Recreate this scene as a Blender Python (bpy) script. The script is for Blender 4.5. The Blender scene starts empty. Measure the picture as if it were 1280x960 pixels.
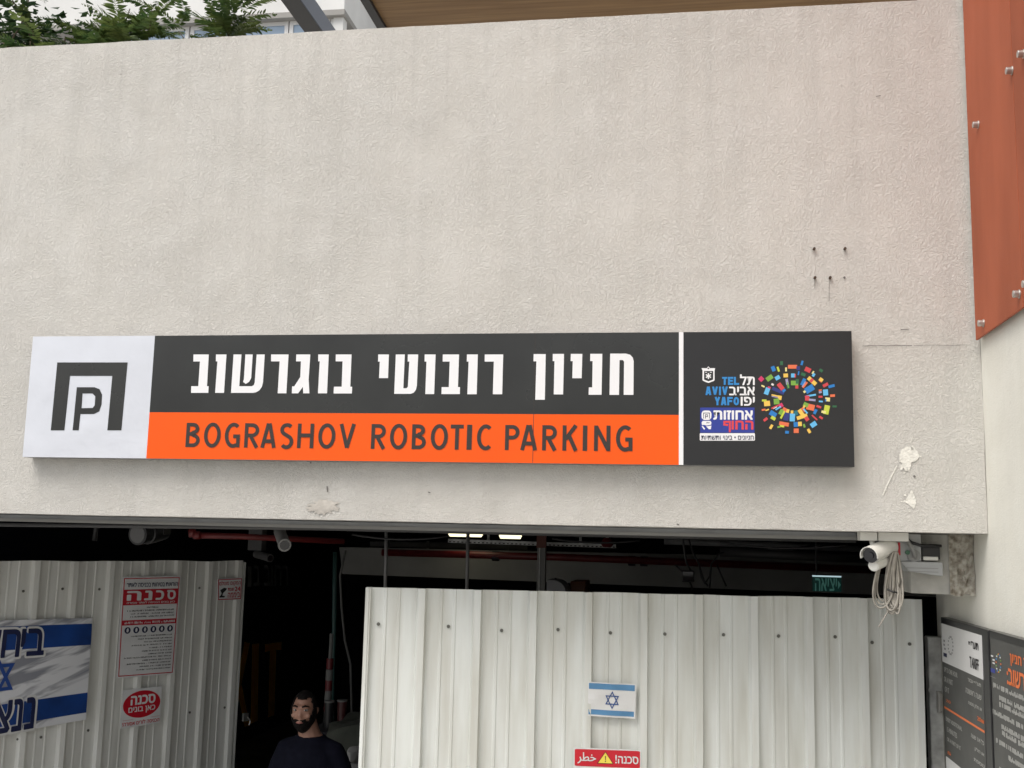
import bpy, bmesh, math, random
from math import sin, cos, pi, radians
from mathutils import Vector, Matrix, noise
from mathutils.geometry import tessellate_polygon
random.seed(7)
S = bpy.context.scene
COL = S.collection

# ------------------------------------------------------------------ camera
F = 1350.6                                   # focal length in pixels of the 1280 px wide photograph
MR = [Vector((0.987515, 0.157538, 0.0)), None, None]
def _axes(yaw, pitch, roll):
    cy, sy, cp, sp, cr, sr = cos(yaw), sin(yaw), cos(pitch), sin(pitch), cos(roll), sin(roll)
    B = Matrix(((1, 0, 0), (0, 0, -1), (0, 1, 0)))
    Ry = Matrix(((cy, 0, sy), (0, 1, 0), (-sy, 0, cy)))
    Rx = Matrix(((1, 0, 0), (0, cp, sp), (0, -sp, cp)))
    Rz = Matrix(((cr, -sr, 0), (sr, cr, 0), (0, 0, 1)))
    return Rz @ Rx @ Ry @ B
CM = _axes(.15819767, .14323385, .02339958)
CAM = Vector((0, -5.0, 2.4))
cd = bpy.data.cameras.new('camera'); cam = bpy.data.objects.new('camera', cd); COL.objects.link(cam)
right, down, fwd = CM[0], CM[1], CM[2]
cam.matrix_world = Matrix(((right[0], -down[0], -fwd[0], CAM[0]), (right[1], -down[1], -fwd[1], CAM[1]),
                           (right[2], -down[2], -fwd[2], CAM[2]), (0, 0, 0, 1)))
cd.sensor_fit = 'HORIZONTAL'; cd.sensor_width = 36; cd.lens = F / 1280 * 36
cd.clip_start = .05; cd.clip_end = 600
S.camera = cam

# ------------------------------------------------------------------ world, sun, exposure
w = bpy.data.worlds.new('World'); S.world = w; w.use_nodes = True
nt = w.node_tree; nt.nodes.clear()
SUN_EL, SUN_AZ = radians(58), radians(215)       # azimuth clockwise from +Y (north): light from the front left
sky = nt.nodes.new('ShaderNodeTexSky'); sky.sky_type = 'NISHITA'; sky.sun_disc = False
sky.sun_elevation = SUN_EL; sky.sun_rotation = SUN_AZ; sky.dust_density = 4.0; sky.air_density = 1.0
hs = nt.nodes.new('ShaderNodeHueSaturation'); hs.inputs['Saturation'].default_value = .35
bg = nt.nodes.new('ShaderNodeBackground'); bg.inputs['Strength'].default_value = .12
out = nt.nodes.new('ShaderNodeOutputWorld')
nt.links.new(sky.outputs[0], hs.inputs['Color']); nt.links.new(hs.outputs[0], bg.inputs[0]); nt.links.new(bg.outputs[0], out.inputs[0])
ld = bpy.data.lights.new('sun', 'SUN'); ld.energy = 1.3; ld.angle = radians(42); ld.color = (1, .95, .88)
sun = bpy.data.objects.new('sun', ld); COL.objects.link(sun)
sd = Vector((sin(SUN_AZ) * cos(SUN_EL), cos(SUN_AZ) * cos(SUN_EL), sin(SUN_EL)))
sun.rotation_euler = (-sd).to_track_quat('-Z', 'Y').to_euler(); sun.location = (-6, -10, 14)
S.view_settings.view_transform = 'Standard'; S.view_settings.look = 'None'
S.view_settings.gamma = 1; S.view_settings.use_curve_mapping = False
S.view_settings.exposure = 0.52

# ------------------------------------------------------------------ pixel of the photo -> point on a known plane
def ray(px, py):
    return CM.transposed() @ Vector(((px - 640) / F, (py - 480) / F, 1))
def onY(px, py, y=0.0):
    d = ray(px, py); return CAM + d * ((y - CAM.y) / d.y)
def onX(px, py, x):
    d = ray(px, py); return CAM + d * ((x - CAM.x) / d.x)
def onZ(px, py, z):
    d = ray(px, py); return CAM + d * ((z - CAM.z) / d.z)
def onP(px, py, p0, n):
    d = ray(px, py); return CAM + d * ((p0 - CAM).dot(n) / d.dot(n))

# ------------------------------------------------------------------ materials
def lin(c):
    return tuple(((v / 255 + .055) / 1.055) ** 2.4 if v > 10 else v / 255 / 12.92 for v in c)
def mat(name, col, rough=.6, metal=0.0, var=0.0, vscale=8.0, bump=0.0, bscale=60.0, spec=.5, emit=None, dirt=None, coat=0.0, vst=None):
    m = bpy.data.materials.new(name); m.use_nodes = True
    n = m.node_tree.nodes; l = m.node_tree.links; p = n['Principled BSDF']
    p.inputs['Base Color'].default_value = (*col, 1); p.inputs['Roughness'].default_value = rough
    p.inputs['Metallic'].default_value = metal; p.inputs['Specular IOR Level'].default_value = spec
    p.inputs['Coat Weight'].default_value = coat
    tc = n.new('ShaderNodeTexCoord')
    if var:
        nz = n.new('ShaderNodeTexNoise'); nz.inputs['Scale'].default_value = vscale; nz.inputs['Detail'].default_value = 8
        src = tc.outputs['Object']
        if vst:
            mp = n.new('ShaderNodeMapping'); mp.inputs['Scale'].default_value = vst; l.new(src, mp.inputs[0]); src = mp.outputs[0]
        l.new(src, nz.inputs['Vector'])
        mx = n.new('ShaderNodeMix'); mx.data_type = 'RGBA'
        d = dirt or tuple(c * (1 - var) for c in col)
        mx.inputs[6].default_value = (*[min(1, c * (1 + var * .4)) for c in col], 1); mx.inputs[7].default_value = (*d, 1)
        rp = n.new('ShaderNodeMapRange'); rp.inputs[1].default_value = .35; rp.inputs[2].default_value = .7
        l.new(nz.outputs[0], rp.inputs[0]); l.new(rp.outputs[0], mx.inputs[0]); l.new(mx.outputs[2], p.inputs['Base Color'])
        r2 = n.new('ShaderNodeMapRange'); r2.inputs[3].default_value = max(0, rough - .1); r2.inputs[4].default_value = min(1, rough + .12)
        l.new(nz.outputs[0], r2.inputs[0]); l.new(r2.outputs[0], p.inputs['Roughness'])
    if bump:
        nb = n.new('ShaderNodeTexNoise'); nb.inputs['Scale'].default_value = bscale; nb.inputs['Detail'].default_value = 4
        l.new(tc.outputs['Object'], nb.inputs['Vector'])
        b = n.new('ShaderNodeBump'); b.inputs['Strength'].default_value = bump; b.inputs['Distance'].default_value = .01
        l.new(nb.outputs[0], b.inputs['Height']); l.new(b.outputs[0], p.inputs['Normal'])
    if emit:
        p.inputs['Emission Color'].default_value = (*emit[0], 1); p.inputs['Emission Strength'].default_value = emit[1]
    return m

def stucco(name, col, dirtc, bstr, streak=.5, fine=1.0):
    m = bpy.data.materials.new(name); m.use_nodes = True
    n = m.node_tree.nodes; l = m.node_tree.links; p = n['Principled BSDF']
    p.inputs['Roughness'].default_value = .9; p.inputs['Specular IOR Level'].default_value = .2
    tc = n.new('ShaderNodeTexCoord')
    def nz(scale, det, dist=0.0, stretch=None, rough=.55):
        t = n.new('ShaderNodeTexNoise'); t.inputs['Scale'].default_value = scale; t.inputs['Detail'].default_value = det
        t.inputs['Distortion'].default_value = dist; t.inputs['Roughness'].default_value = rough
        src = tc.outputs['Object']
        if stretch:
            mp = n.new('ShaderNodeMapping'); mp.inputs['Scale'].default_value = stretch
            l.new(src, mp.inputs[0]); src = mp.outputs[0]
        l.new(src, t.inputs['Vector']); return t.outputs[0]
    def rng(s, a, b, c=0.0, d=1.0):
        r = n.new('ShaderNodeMapRange'); r.inputs[1].default_value = a; r.inputs[2].default_value = b
        r.inputs[3].default_value = c; r.inputs[4].default_value = d; l.new(s, r.inputs[0]); return r.outputs[0]
    def math_(op, a, b):
        t = n.new('ShaderNodeMath'); t.operation = op
        for i, v in enumerate((a, b)):
            if isinstance(v, (int, float)): t.inputs[i].default_value = v
            else: l.new(v, t.inputs[i])
        return t.outputs[0]
    def mix(f, a, b):
        t = n.new('ShaderNodeMix'); t.data_type = 'RGBA'
        l.new(f, t.inputs[0])
        for i, v in ((6, a), (7, b)):
            if isinstance(v, tuple): t.inputs[i].default_value = (*v, 1)
            else: l.new(v, t.inputs[i])
        return t.outputs[2]
    big = rng(nz(1.1, 7, .4, None, .62), .38, .62)
    mid = rng(nz(4.5, 6, .4), .38, .68)
    stk = math_('MULTIPLY', rng(nz(2.6, 6, 0, (4.0, 4.0, .16)), .47, .78), streak)
    # drip streaks hanging from the top edge of the wall
    sx = n.new('ShaderNodeSeparateXYZ'); l.new(tc.outputs['Object'], sx.inputs[0])
    top = rng(sx.outputs[2], 1.2, 2.5); drip = math_('MULTIPLY', rng(nz(5.5, 4, 0, (3.0, 3.0, .10)), .50, .72), math_('MULTIPLY', top, streak))
    # trowelled relief in patches, smoother plaster between
    a = nz(56 * fine, 3, .9, (1.1, 1.1, .9)); b = nz(80 * fine, 6, .5, (1.2, 1.2, .8), .7); c = nz(250 * fine, 3)
    amt = rng(nz(2.2, 3, .5), .34, .60, .55, 1.0)
    ridge = math_('ABSOLUTE', math_('SUBTRACT', a, .5), 0.0)
    pits = rng(nz(48 * fine, 5, .8), .24, .33, 1.0, 0.0)
    colr = mix(big, col, tuple(x * .925 for x in col))
    colr = mix(math_('MULTIPLY', mid, .55), colr, tuple(min(1, x * y) for x, y in zip(col, (1.05, 1.06, 1.08))))
    colr = mix(stk, colr, dirtc)
    colr = mix(math_('MULTIPLY', drip, .8), colr, tuple(x * .88 for x in dirtc))
    colr = mix(math_('MULTIPLY', pits, .45), colr, tuple(x * .55 for x in col))
    l.new(colr, p.inputs['Base Color'])
    h = math_('MULTIPLY', math_('ADD', math_('MULTIPLY', rng(ridge, 0, .085), .62), math_('MULTIPLY', b, 1.25)), amt)
    h = math_('ADD', h, math_('ADD', math_('MULTIPLY', c, .45), math_('MULTIPLY', mid, .6)))
    h = math_('SUBTRACT', h, math_('MULTIPLY', pits, .5))
    bm_ = n.new('ShaderNodeBump'); bm_.inputs['Strength'].default_value = bstr; bm_.inputs['Distance'].default_value = .006
    l.new(h, bm_.inputs['Height']); l.new(bm_.outputs[0], p.inputs['Normal'])
    return m

M = {}
M['stucco'] = stucco('stucco', (.635, .614, .570), (.515, .505, .47), .62, .34, 1.0)
M['sidewall'] = stucco('side_plaster', (.80, .785, .705), (.68, .665, .60), .22, .2, .8)
M['patch'] = mat('fresh_plaster', (.80, .785, .72), .85, var=.12, vscale=40, bump=.6, bscale=90)
M['stain'] = mat('stained_plaster', (.565, .53, .48), .9, var=.25, vscale=14, bump=.4, bscale=70)
M['crack'] = mat('crack', (.16, .15, .14), .9)
M['concrete'] = mat('raw_concrete', (.40, .38, .33), .9, var=.6, vscale=45, bump=1.0, bscale=55, dirt=(.20, .17, .13))
M['concsmooth'] = mat('smooth_concrete', (.47, .46, .42), .85, var=.25, vscale=10, bump=.25, bscale=40)
M['rust'] = mat('rusty_steel', (.10, .065, .045), .7, .4, var=.4, vscale=60)
M['cityvinyl'] = mat('charcoal_vinyl_low_sheen', (.0175, .0175, .0185), .34, var=.12, vscale=3, bump=.03, bscale=5)  # charcoal vinyl darkened for the sheen's fall-off towards the right
M['blackvinyl'] = mat('charcoal_vinyl', (.025, .026, .0245), .28, var=.35, vscale=2.2, bump=.03, bscale=5)
M['orangevinyl'] = mat('orange_vinyl', (.90, .108, .008), .35, spec=.25, var=.05, vscale=4, bump=.03, bscale=5)
M['whitevinyl'] = mat('white_vinyl', (.66, .685, .745), .10, var=.05, vscale=4, bump=.55, bscale=5, spec=.8)
M['whiteink'] = mat('white_lettering', (.84, .84, .85), .25, bump=.15, bscale=12)
M['darkink'] = mat('dark_lettering', (.036, .027, .022), .4)
M['alu'] = mat('sign_tray', (.30, .30, .30), .45, .6)
M['sheet'] = mat('cream_sheet_steel', (.70, .72, .69), .4, var=.12, vscale=7, vst=(2.2, 2.2, .22), bump=.10, bscale=6, dirt=(.585, .585, .53))
M['gatesheet'] = mat('grey_white_sheet_steel', (.75, .755, .72), .42, var=.14, vscale=6, vst=(2, 2, .22), bump=.10, bscale=6, dirt=(.62, .62, .58))
M['screw'] = mat('screw_head', (.17, .17, .15), .5, .5)
M['galv'] = mat('galvanised_steel', (.60, .61, .59), .42, .1, var=.3, vscale=16, dirt=(.38, .38, .37))
M['bright'] = mat('bright_steel', (.55, .54, .51), .36, .9)
M['panel'] = mat('orange_brown_panel', (.40, .098, .040), .6, var=.22, vscale=3, vst=(1, 1, .3), spec=.35, bump=.12, bscale=160)
M['wood'] = None
M['darkmetal'] = mat('anthracite_metal', (.045, .045, .05), .5, .3)
M['beam'] = mat('grey_painted_steel', (.22, .23, .25), .4, .3)
M['offwhite'] = mat('white_render', (.76, .76, .74), .85, var=.08, vscale=1.2, bump=.1, bscale=30)
M['glass'] = mat('window_glass', (.26, .37, .50), .06, spec=.9)  # blue base stands in for the reflected sky
M['frame'] = mat('white_window_frame', (.75, .75, .74), .4)
M['lintel_shadow'] = mat('lintel_shadow_grey', (.32, .31, .29), .7)
M['soil'] = mat('terrace_soil', (.06, .045, .03), .95)
M['asphalt'] = mat('street_paving', (.38, .375, .36), .9, var=.25, vscale=3, bump=.2, bscale=80)
M['floor'] = mat('garage_floor', (.10, .095, .08), .7, var=.4, vscale=5)
M['dark'] = mat('shade_black_concrete', (.011, .011, .014), .9, var=.3, vscale=4)  # near-black colour carries the darkness of the garage
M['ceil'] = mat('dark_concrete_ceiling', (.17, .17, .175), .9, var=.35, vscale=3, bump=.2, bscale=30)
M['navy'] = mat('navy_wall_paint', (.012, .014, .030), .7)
M['duct'] = mat('dull_grey_render', (.26, .26, .25), .8, var=.2, vscale=2)
M['greyltr'] = mat('grey_wall_lettering', (.55, .56, .60), .7)
M['amber'] = mat('amber_wall_lettering', (.85, .40, .03), .7)
M['redpipe'] = mat('red_pipe_paint', (.12, .010, .010), .45, var=.3, vscale=8)
M['redpaint'] = mat('red_paint', (.10, .007, .009), .5)
M['whitepaint'] = mat('white_paint', (.72, .72, .70), .5)
M['plastic'] = mat('white_plastic', (.74, .73, .68), .4)
M['greyplastic'] = mat('grey_plastic', (.42, .43, .43), .45)
M['dimplastic'] = mat('dim_plastic', (.28, .28, .27), .6)  # camera's indoor dimness put into the colour; plain grey on other fittings
M['black'] = mat('black_plastic', (.012, .012, .013), .4)
M['lens'] = mat('dark_lens', (.008, .008, .012), .08, spec=.9)
M['cable'] = mat('cream_cable', (.37, .345, .30), .6, var=.25, vscale=30)
M['gapgrey'] = mat('gap_shade_grey', (.13, .13, .125), .7)  # pale things in the gap; its shade is darkened into this colour
M['teal'] = mat('teal_hose', (.03, .075, .07), .5)
M['lampglow'] = mat('lit_diffuser', (.9, .9, .8), .4, emit=((1.0, .92, .60), 1.25))
M['exitgreen'] = mat('exit_green', (.004, .07, .06), .3, emit=((.0, .06, .05), .08))
M['exitwhite'] = mat('exit_lettering', (.2, .5, .45), .4, emit=((.08, .26, .22), .10))
M['exitedge'] = mat('exit_edge', (.5, .6, .6), .3, emit=((.55, .75, .8), .5))
M['board'] = mat('board_grey', (.082, .083, .078), .5, var=.06, vscale=6)
M['boardframe'] = mat('board_black_frame', (.014, .014, .015), .3)
M['paper'] = mat('print_white', (.72, .72, .71), .45, var=.04, vscale=6)
M['greypaper'] = mat('poster_white', (.80, .805, .81), .35, var=.08, vscale=7)
M['redink'] = mat('sign_red', (.60, .012, .028), .4, var=.08, vscale=9)
M['dullred'] = mat('faded_red', (.52, .02, .035), .45)
M['navyink'] = mat('navy_ink', (.012, .018, .07), .45)
M['blackink'] = mat('black_ink', (.02, .02, .022), .5)
M['greyink'] = mat('pale_grey_ink', (.50, .50, .47), .5)
M['orangeink'] = mat('orange_ink', (.80, .19, .05), .5)
M['blueflag'] = mat('flag_blue', (.012, .06, .27), .4, var=.35, vscale=5)
M['paleblue'] = mat('faded_flag_blue', (.10, .26, .46), .5, var=.1, vscale=20)
M['starblue'] = mat('star_blue', (.02, .07, .30), .45)
M['yellow'] = mat('sign_yellow', (.9, .72, .10), .45)
M['skin'] = mat('skin', (.29, .155, .108), .5, var=.08, vscale=30)
M['hair'] = mat('dark_hair', (.006, .0045, .004), .75, spec=.15, bump=.6, bscale=180)
M['eye'] = mat('eye_white', (.30, .28, .26), .2)
M['iris'] = mat('iris_brown', (.015, .009, .006), .15)
M['lip'] = mat('lips', (.30, .12, .10), .45)
M['tshirt'] = mat('navy_cotton', (.004, .0045, .010), .95, spec=.12, var=.2, vscale=30, bump=.25, bscale=22)
M['denim'] = mat('dark_denim', (.014, .017, .03), .9, bump=.2, bscale=120)
M['shoe'] = mat('black_shoe', (.01, .01, .01), .5)
M['olive'] = mat('olive_grating', (.34, .31, .07), .6, .1)
M['tarp'] = mat('grey_green_tarp', (.06, .065, .05), .8, var=.3, vscale=9)
M['bucket'] = mat('maroon_bucket', (.05, .010, .010), .5)
M['bag'] = mat('paper_bag', (.36, .36, .34), .85, var=.15, vscale=12)
M['bark'] = mat('bark', (.11, .085, .06), .9, bump=.5, bscale=40)

def wood_mat():
    m = bpy.data.materials.new('timber_boards'); m.use_nodes = True
    n = m.node_tree.nodes; l = m.node_tree.links; p = n['Principled BSDF']; p.inputs['Roughness'].default_value = .6
    tc = n.new('ShaderNodeTexCoord'); mp = n.new('ShaderNodeMapping'); mp.inputs['Scale'].default_value = (.5, 12, 12)
    l.new(tc.outputs['Object'], mp.inputs[0])
    t = n.new('ShaderNodeTexNoise'); t.inputs['Scale'].default_value = 2.5; t.inputs['Detail'].default_value = 8; t.inputs['Distortion'].default_value = .4
    l.new(mp.outputs[0], t.inputs['Vector'])
    r = n.new('ShaderNodeValToRGB'); r.color_ramp.elements[0].position = .3; r.color_ramp.elements[1].position = .72
    r.color_ramp.elements[0].color = (.30, .165, .065, 1); r.color_ramp.elements[1].color = (.50, .31, .14, 1)
    l.new(t.outputs[0], r.inputs[0]); l.new(r.outputs[0], p.inputs['Base Color']); return m
M['wood'] = wood_mat()

def leaf_mat(name, a, b):
    m = bpy.data.materials.new(name); m.use_nodes = True
    n = m.node_tree.nodes; l = m.node_tree.links; p = n['Principled BSDF']; p.inputs['Roughness'].default_value = .45
    oi = n.new('ShaderNodeTexCoord'); t = n.new('ShaderNodeTexNoise'); t.inputs['Scale'].default_value = 7
    l.new(oi.outputs['Object'], t.inputs['Vector'])
    mx = n.new('ShaderNodeMix'); mx.data_type = 'RGBA'; mx.inputs[6].default_value = (*a, 1); mx.inputs[7].default_value = (*b, 1)
    r = n.new('ShaderNodeMapRange'); r.inputs[1].default_value = .35; r.inputs[2].default_value = .65
    l.new(t.outputs[0], r.inputs[0]); l.new(r.outputs[0], mx.inputs[0]); l.new(mx.outputs[2], p.inputs['Base Color'])
    tr = n.new('ShaderNodeBsdfTranslucent'); l.new(mx.outputs[2], tr.inputs[0])
    ms = n.new('ShaderNodeMixShader'); ms.inputs[0].default_value = .35
    l.new(p.outputs[0], ms.inputs[1]); l.new(tr.outputs[0], ms.inputs[2]); l.new(ms.outputs[0], n['Material Output'].inputs[0])
    return m
M['fern'] = leaf_mat('feathery_leaf', (.05, .10, .03), (.16, .21, .06))
M['broad'] = leaf_mat('broad_leaf', (.018, .045, .018), (.045, .08, .03))

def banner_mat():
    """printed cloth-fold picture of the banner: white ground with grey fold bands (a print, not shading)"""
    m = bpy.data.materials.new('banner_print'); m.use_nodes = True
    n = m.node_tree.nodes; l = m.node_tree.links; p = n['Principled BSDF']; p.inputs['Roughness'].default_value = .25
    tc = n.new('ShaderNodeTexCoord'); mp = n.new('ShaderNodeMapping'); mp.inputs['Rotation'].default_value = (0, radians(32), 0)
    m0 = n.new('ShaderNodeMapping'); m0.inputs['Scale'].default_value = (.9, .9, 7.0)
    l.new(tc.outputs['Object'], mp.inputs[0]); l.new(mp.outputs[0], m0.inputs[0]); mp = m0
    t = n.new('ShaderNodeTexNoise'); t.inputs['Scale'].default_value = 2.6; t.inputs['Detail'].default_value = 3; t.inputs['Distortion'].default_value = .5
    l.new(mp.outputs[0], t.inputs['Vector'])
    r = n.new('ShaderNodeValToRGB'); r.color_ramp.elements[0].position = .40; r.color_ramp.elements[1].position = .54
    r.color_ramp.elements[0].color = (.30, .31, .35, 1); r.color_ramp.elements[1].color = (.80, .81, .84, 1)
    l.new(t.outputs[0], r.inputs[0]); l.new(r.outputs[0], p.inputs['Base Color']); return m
M['banner'] = banner_mat()

# ------------------------------------------------------------------ mesh builder, things and parts
class MB:
    def __init__(s): s.v = []; s.f = []; s.m = []
    def face(s, pts, mi=0):
        i = len(s.v); s.v += [tuple(p) for p in pts]; s.f.append(tuple(range(i, i + len(pts)))); s.m.append(mi)
    def box(s, x0, x1, y0, y1, z0, z1, mi=0):
        i = len(s.v)
        s.v += [(x, y, z) for z in (z0, z1) for y in (y0, y1) for x in (x0, x1)]
        for q in ((0, 2, 3, 1), (4, 5, 7, 6), (0, 1, 5, 4), (2, 6, 7, 3), (0, 4, 6, 2), (1, 3, 7, 5)):
            s.f.append(tuple(i + k for k in q)); s.m.append(mi)
        return s
    def hexa(s, a, b, mi=0):                       # two quads (front, back), same winding
        i = len(s.v); s.v += [tuple(p) for p in a] + [tuple(p) for p in b]
        s.f += [(i, i+1, i+2, i+3), (i+7, i+6, i+5, i+4)] + [(i+k, i+4+k, i+4+(k+1) % 4, i+(k+1) % 4) for k in range(4)]
        s.m += [mi] * 6; return s
    def prism(s, loop, d, mi=0):                   # loop of points extruded by vector d
        n = len(loop); i = len(s.v)
        s.v += [tuple(p) for p in loop] + [tuple(Vector(p) + Vector(d)) for p in loop]
        s.f += [tuple(range(i, i + n)), tuple(range(i + 2*n - 1, i + n - 1, -1))]; s.m += [mi] * 2
        for k in range(n): s.f.append((i+k, i+n+k, i+n+(k+1) % n, i+(k+1) % n)); s.m.append(mi)
        return s
    def tube(s, pts, r, seg=10, mi=0, cap=True, closed=False):
        pts = [Vector(p) for p in pts]; n = len(pts); base = len(s.v); up = None
        rr = r if isinstance(r, (list, tuple)) else [r] * n
        for k in range(n):
            if closed: t = pts[(k+1) % n] - pts[k-1]
            else: t = (pts[min(k+1, n-1)] - pts[max(k-1, 0)])
            t.normalize()
            if up is None: up = t.orthogonal().normalized()
            else:
                up = up - t * up.dot(t)
                up = up.normalized() if up.length > 1e-6 else t.orthogonal().normalized()
            b = t.cross(up)
            for j in range(seg):
                a = 2*pi*j/seg; s.v.append(tuple(pts[k] + (up*cos(a) + b*sin(a)) * rr[k]))
        for k in range(n if closed else n - 1):
            for j in range(seg):
                k2 = (k+1) % n
                s.f.append((base+k*seg+j, base+k*seg+(j+1) % seg, base+k2*seg+(j+1) % seg, base+k2*seg+j)); s.m.append(mi)
        if cap and not closed:
            s.f.append(tuple(base+j for j in reversed(range(seg)))); s.f.append(tuple(base+(n-1)*seg+j for j in range(seg))); s.m += [mi]*2
        return s
    def rings(s, rings, seg=16, mi=0):             # loft: ring = (centre, ax, ay)
        base = len(s.v); n = len(rings)
        for c, ax, ay in rings:
            c, ax, ay = Vector(c), Vector(ax), Vector(ay)
            for j in range(seg):
                a = 2*pi*j/seg; s.v.append(tuple(c + ax*cos(a) + ay*sin(a)))
        for k in range(n-1):
            for j in range(seg):
                s.f.append((base+k*seg+j, base+k*seg+(j+1) % seg, base+(k+1)*seg+(j+1) % seg, base+(k+1)*seg+j)); s.m.append(mi)
        s.f.append(tuple(base+j for j in reversed(range(seg)))); s.f.append(tuple(base+(n-1)*seg+j for j in range(seg))); s.m += [mi]*2
        return s
    def ball(s, c, rx, ry, rz, seg=16, rows=10, mi=0):
        c = Vector(c)
        s.rings([(c + Vector((0, 0, rz*-cos(pi*k/rows))), (rx*max(.02, sin(pi*k/rows)), 0, 0), (0, ry*max(.02, sin(pi*k/rows)), 0)) for k in range(rows+1)], seg, mi)
        return s
    def poly(s, outer, fn, holes=(), mi=0):        # 2D loops tessellated, each 2D point mapped by fn
        loops = [[Vector((p[0], p[1], 0)) for p in outer]] + [[Vector((p[0], p[1], 0)) for p in h] for h in holes]
        flat = [p for lp in loops for p in lp]; base = len(s.v)
        s.v += [tuple(fn(p.x, p.y)) for p in flat]
        for t in tessellate_polygon(loops): s.f.append(tuple(base + k for k in t)); s.m.append(mi)
        return s

def mesh_of(name, mb, mats, org=Vector((0, 0, 0)), smooth=False, fix=True):
    me = bpy.data.meshes.new(name)
    me.from_pydata([tuple(Vector(v) - org) for v in mb.v], [], mb.f); me.update()
    for m in (mats if isinstance(mats, (list, tuple)) else [mats]): me.materials.append(m)
    me.polygons.foreach_set('material_index', mb.m)
    if fix:
        b = bmesh.new(); b.from_mesh(me); bmesh.ops.recalc_face_normals(b, faces=b.faces); b.to_mesh(me); b.free()
    if smooth: me.polygons.foreach_set('use_smooth', [True] * len(me.polygons)); 
    return me
ORG = {}
def tag(o, label=None, cat=None, group=None, kind=None):
    if label: o['label'] = label
    if cat: o['category'] = cat
    if group: o['group'] = group
    if kind: o['kind'] = kind
    return o
def thing(name, label, cat, loc=(0, 0, 0), group=None):
    o = bpy.data.objects.new(name, None); COL.objects.link(o); o.location = loc; o.empty_display_size = .1
    ORG[o] = Vector(loc); return tag(o, label, cat, group)
def part(name, mb, mats, parent=None, smooth=False, bevel=0.0, label=None, fix=True, auto=None):
    org = ORG[parent] if parent else Vector((0, 0, 0))
    me = mesh_of(name, mb, mats, org, smooth, fix)
    o = bpy.data.objects.new(name, me); COL.objects.link(o)
    if parent: o.parent = parent
    ORG[o] = org
    if bevel:
        b = o.modifiers.new('bevel', 'BEVEL'); b.width = bevel; b.segments = 2; b.limit_method = 'ANGLE'; b.angle_limit = radians(40)
    if auto:
        me.polygons.foreach_set('use_smooth', [True] * len(me.polygons)); me.set_sharp_from_angle(angle=radians(auto))
    if label: o['label'] = label
    return o
def solo(name, mb, mats, label, cat, group=None, **k):
    return tag(part(name, mb, mats, None, **k), label, cat, group)
def struct(name, mb, mats, **k):
    return tag(part(name, mb, mats, None, **k), kind='structure')

# ------------------------------------------------------------------ lettering
def text_geo(s, bold=0.0):
    c = bpy.data.curves.new('t', 'FONT'); c.body = s; c.offset = bold; c.resolution_u = 3
    o = bpy.data.objects.new('t', c); COL.objects.link(o)
    bpy.context.view_layer.update()
    me = o.evaluated_get(bpy.context.evaluated_depsgraph_get()).to_mesh()
    vs = [(v.co.x, v.co.y) for v in me.vertices]; fs = [tuple(p.vertices) for p in me.polygons]
    o.evaluated_get(bpy.context.evaluated_depsgraph_get()).to_mesh_clear()
    bpy.data.objects.remove(o); bpy.data.curves.remove(c)
    return vs, fs
def text_into(mb, s, fn, bold=.02, mi=0):
    """glyphs of s scaled so that their box fills [0,1]x[0,1], mapped by fn"""
    fat = bold*.8; vs, fs = text_geo(s, 0.0)
    if not vs: return
    x0 = min(v[0] for v in vs); x1 = max(v[0] for v in vs); y0 = min(v[1] for v in vs); y1 = max(v[1] for v in vs)
    o = Vector(fn(0, 0)); nrm = (Vector(fn(1, 0))-o).cross(Vector(fn(0, 1))-o).normalized()
    if nrm.dot(CAM-o) < 0: nrm = -nrm
    sh = ((0, 0),) if fat < .004 else ((0, 0), (-fat, 0), (fat, 0), (0, fat*.7), (0, -fat*.7), (-fat*.7, fat*.5), (fat*.7, fat*.5), (-fat*.7, -fat*.5), (fat*.7, -fat*.5))
    for i, (dx, dy) in enumerate(sh):
        b = len(mb.v)
        mb.v += [tuple(Vector(fn((x+dx-x0)/(x1-x0), (y+dy-y0)/(y1-y0)))+nrm*.00009*i) for x, y in vs]
        for f in fs: mb.f.append(tuple(b + k for k in f)); mb.m.append(mi)
def heb(s): return s[::-1]

def ribbon2(pts, wd, closed=False):
    """list of quads (2D) along a polyline with mitred joins"""
    n = len(pts); L = []; R = []
    for k in range(n):
        p = Vector(pts[k]).to_2d()
        a = (p - Vector(pts[k-1]).to_2d()) if (k > 0 or closed) else None
        b = (Vector(pts[(k+1) % n]).to_2d() - p) if (k < n-1 or closed) else None
        d = a or b; e = b or a
        d = d.normalized(); e = e.normalized()
        n1 = Vector((-d.y, d.x)); n2 = Vector((-e.y, e.x)); m = n1 + n2
        m = m.normalized() if m.length > 1e-6 else n1
        k_ = wd/2 / max(.45, m.dot(n1)); L.append(p + m*k_); R.append(p - m*k_)
    return [(L[i], L[(i+1) % n], R[(i+1) % n], R[i]) for i in range(n if closed else n-1)]
def ell(cx, cy, rx, ry, a0, a1, n=18):
    return [(cx + rx*cos(radians(a0+(a1-a0)*i/n)), cy + ry*sin(radians(a0+(a1-a0)*i/n))) for i in range(n+1)]
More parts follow.
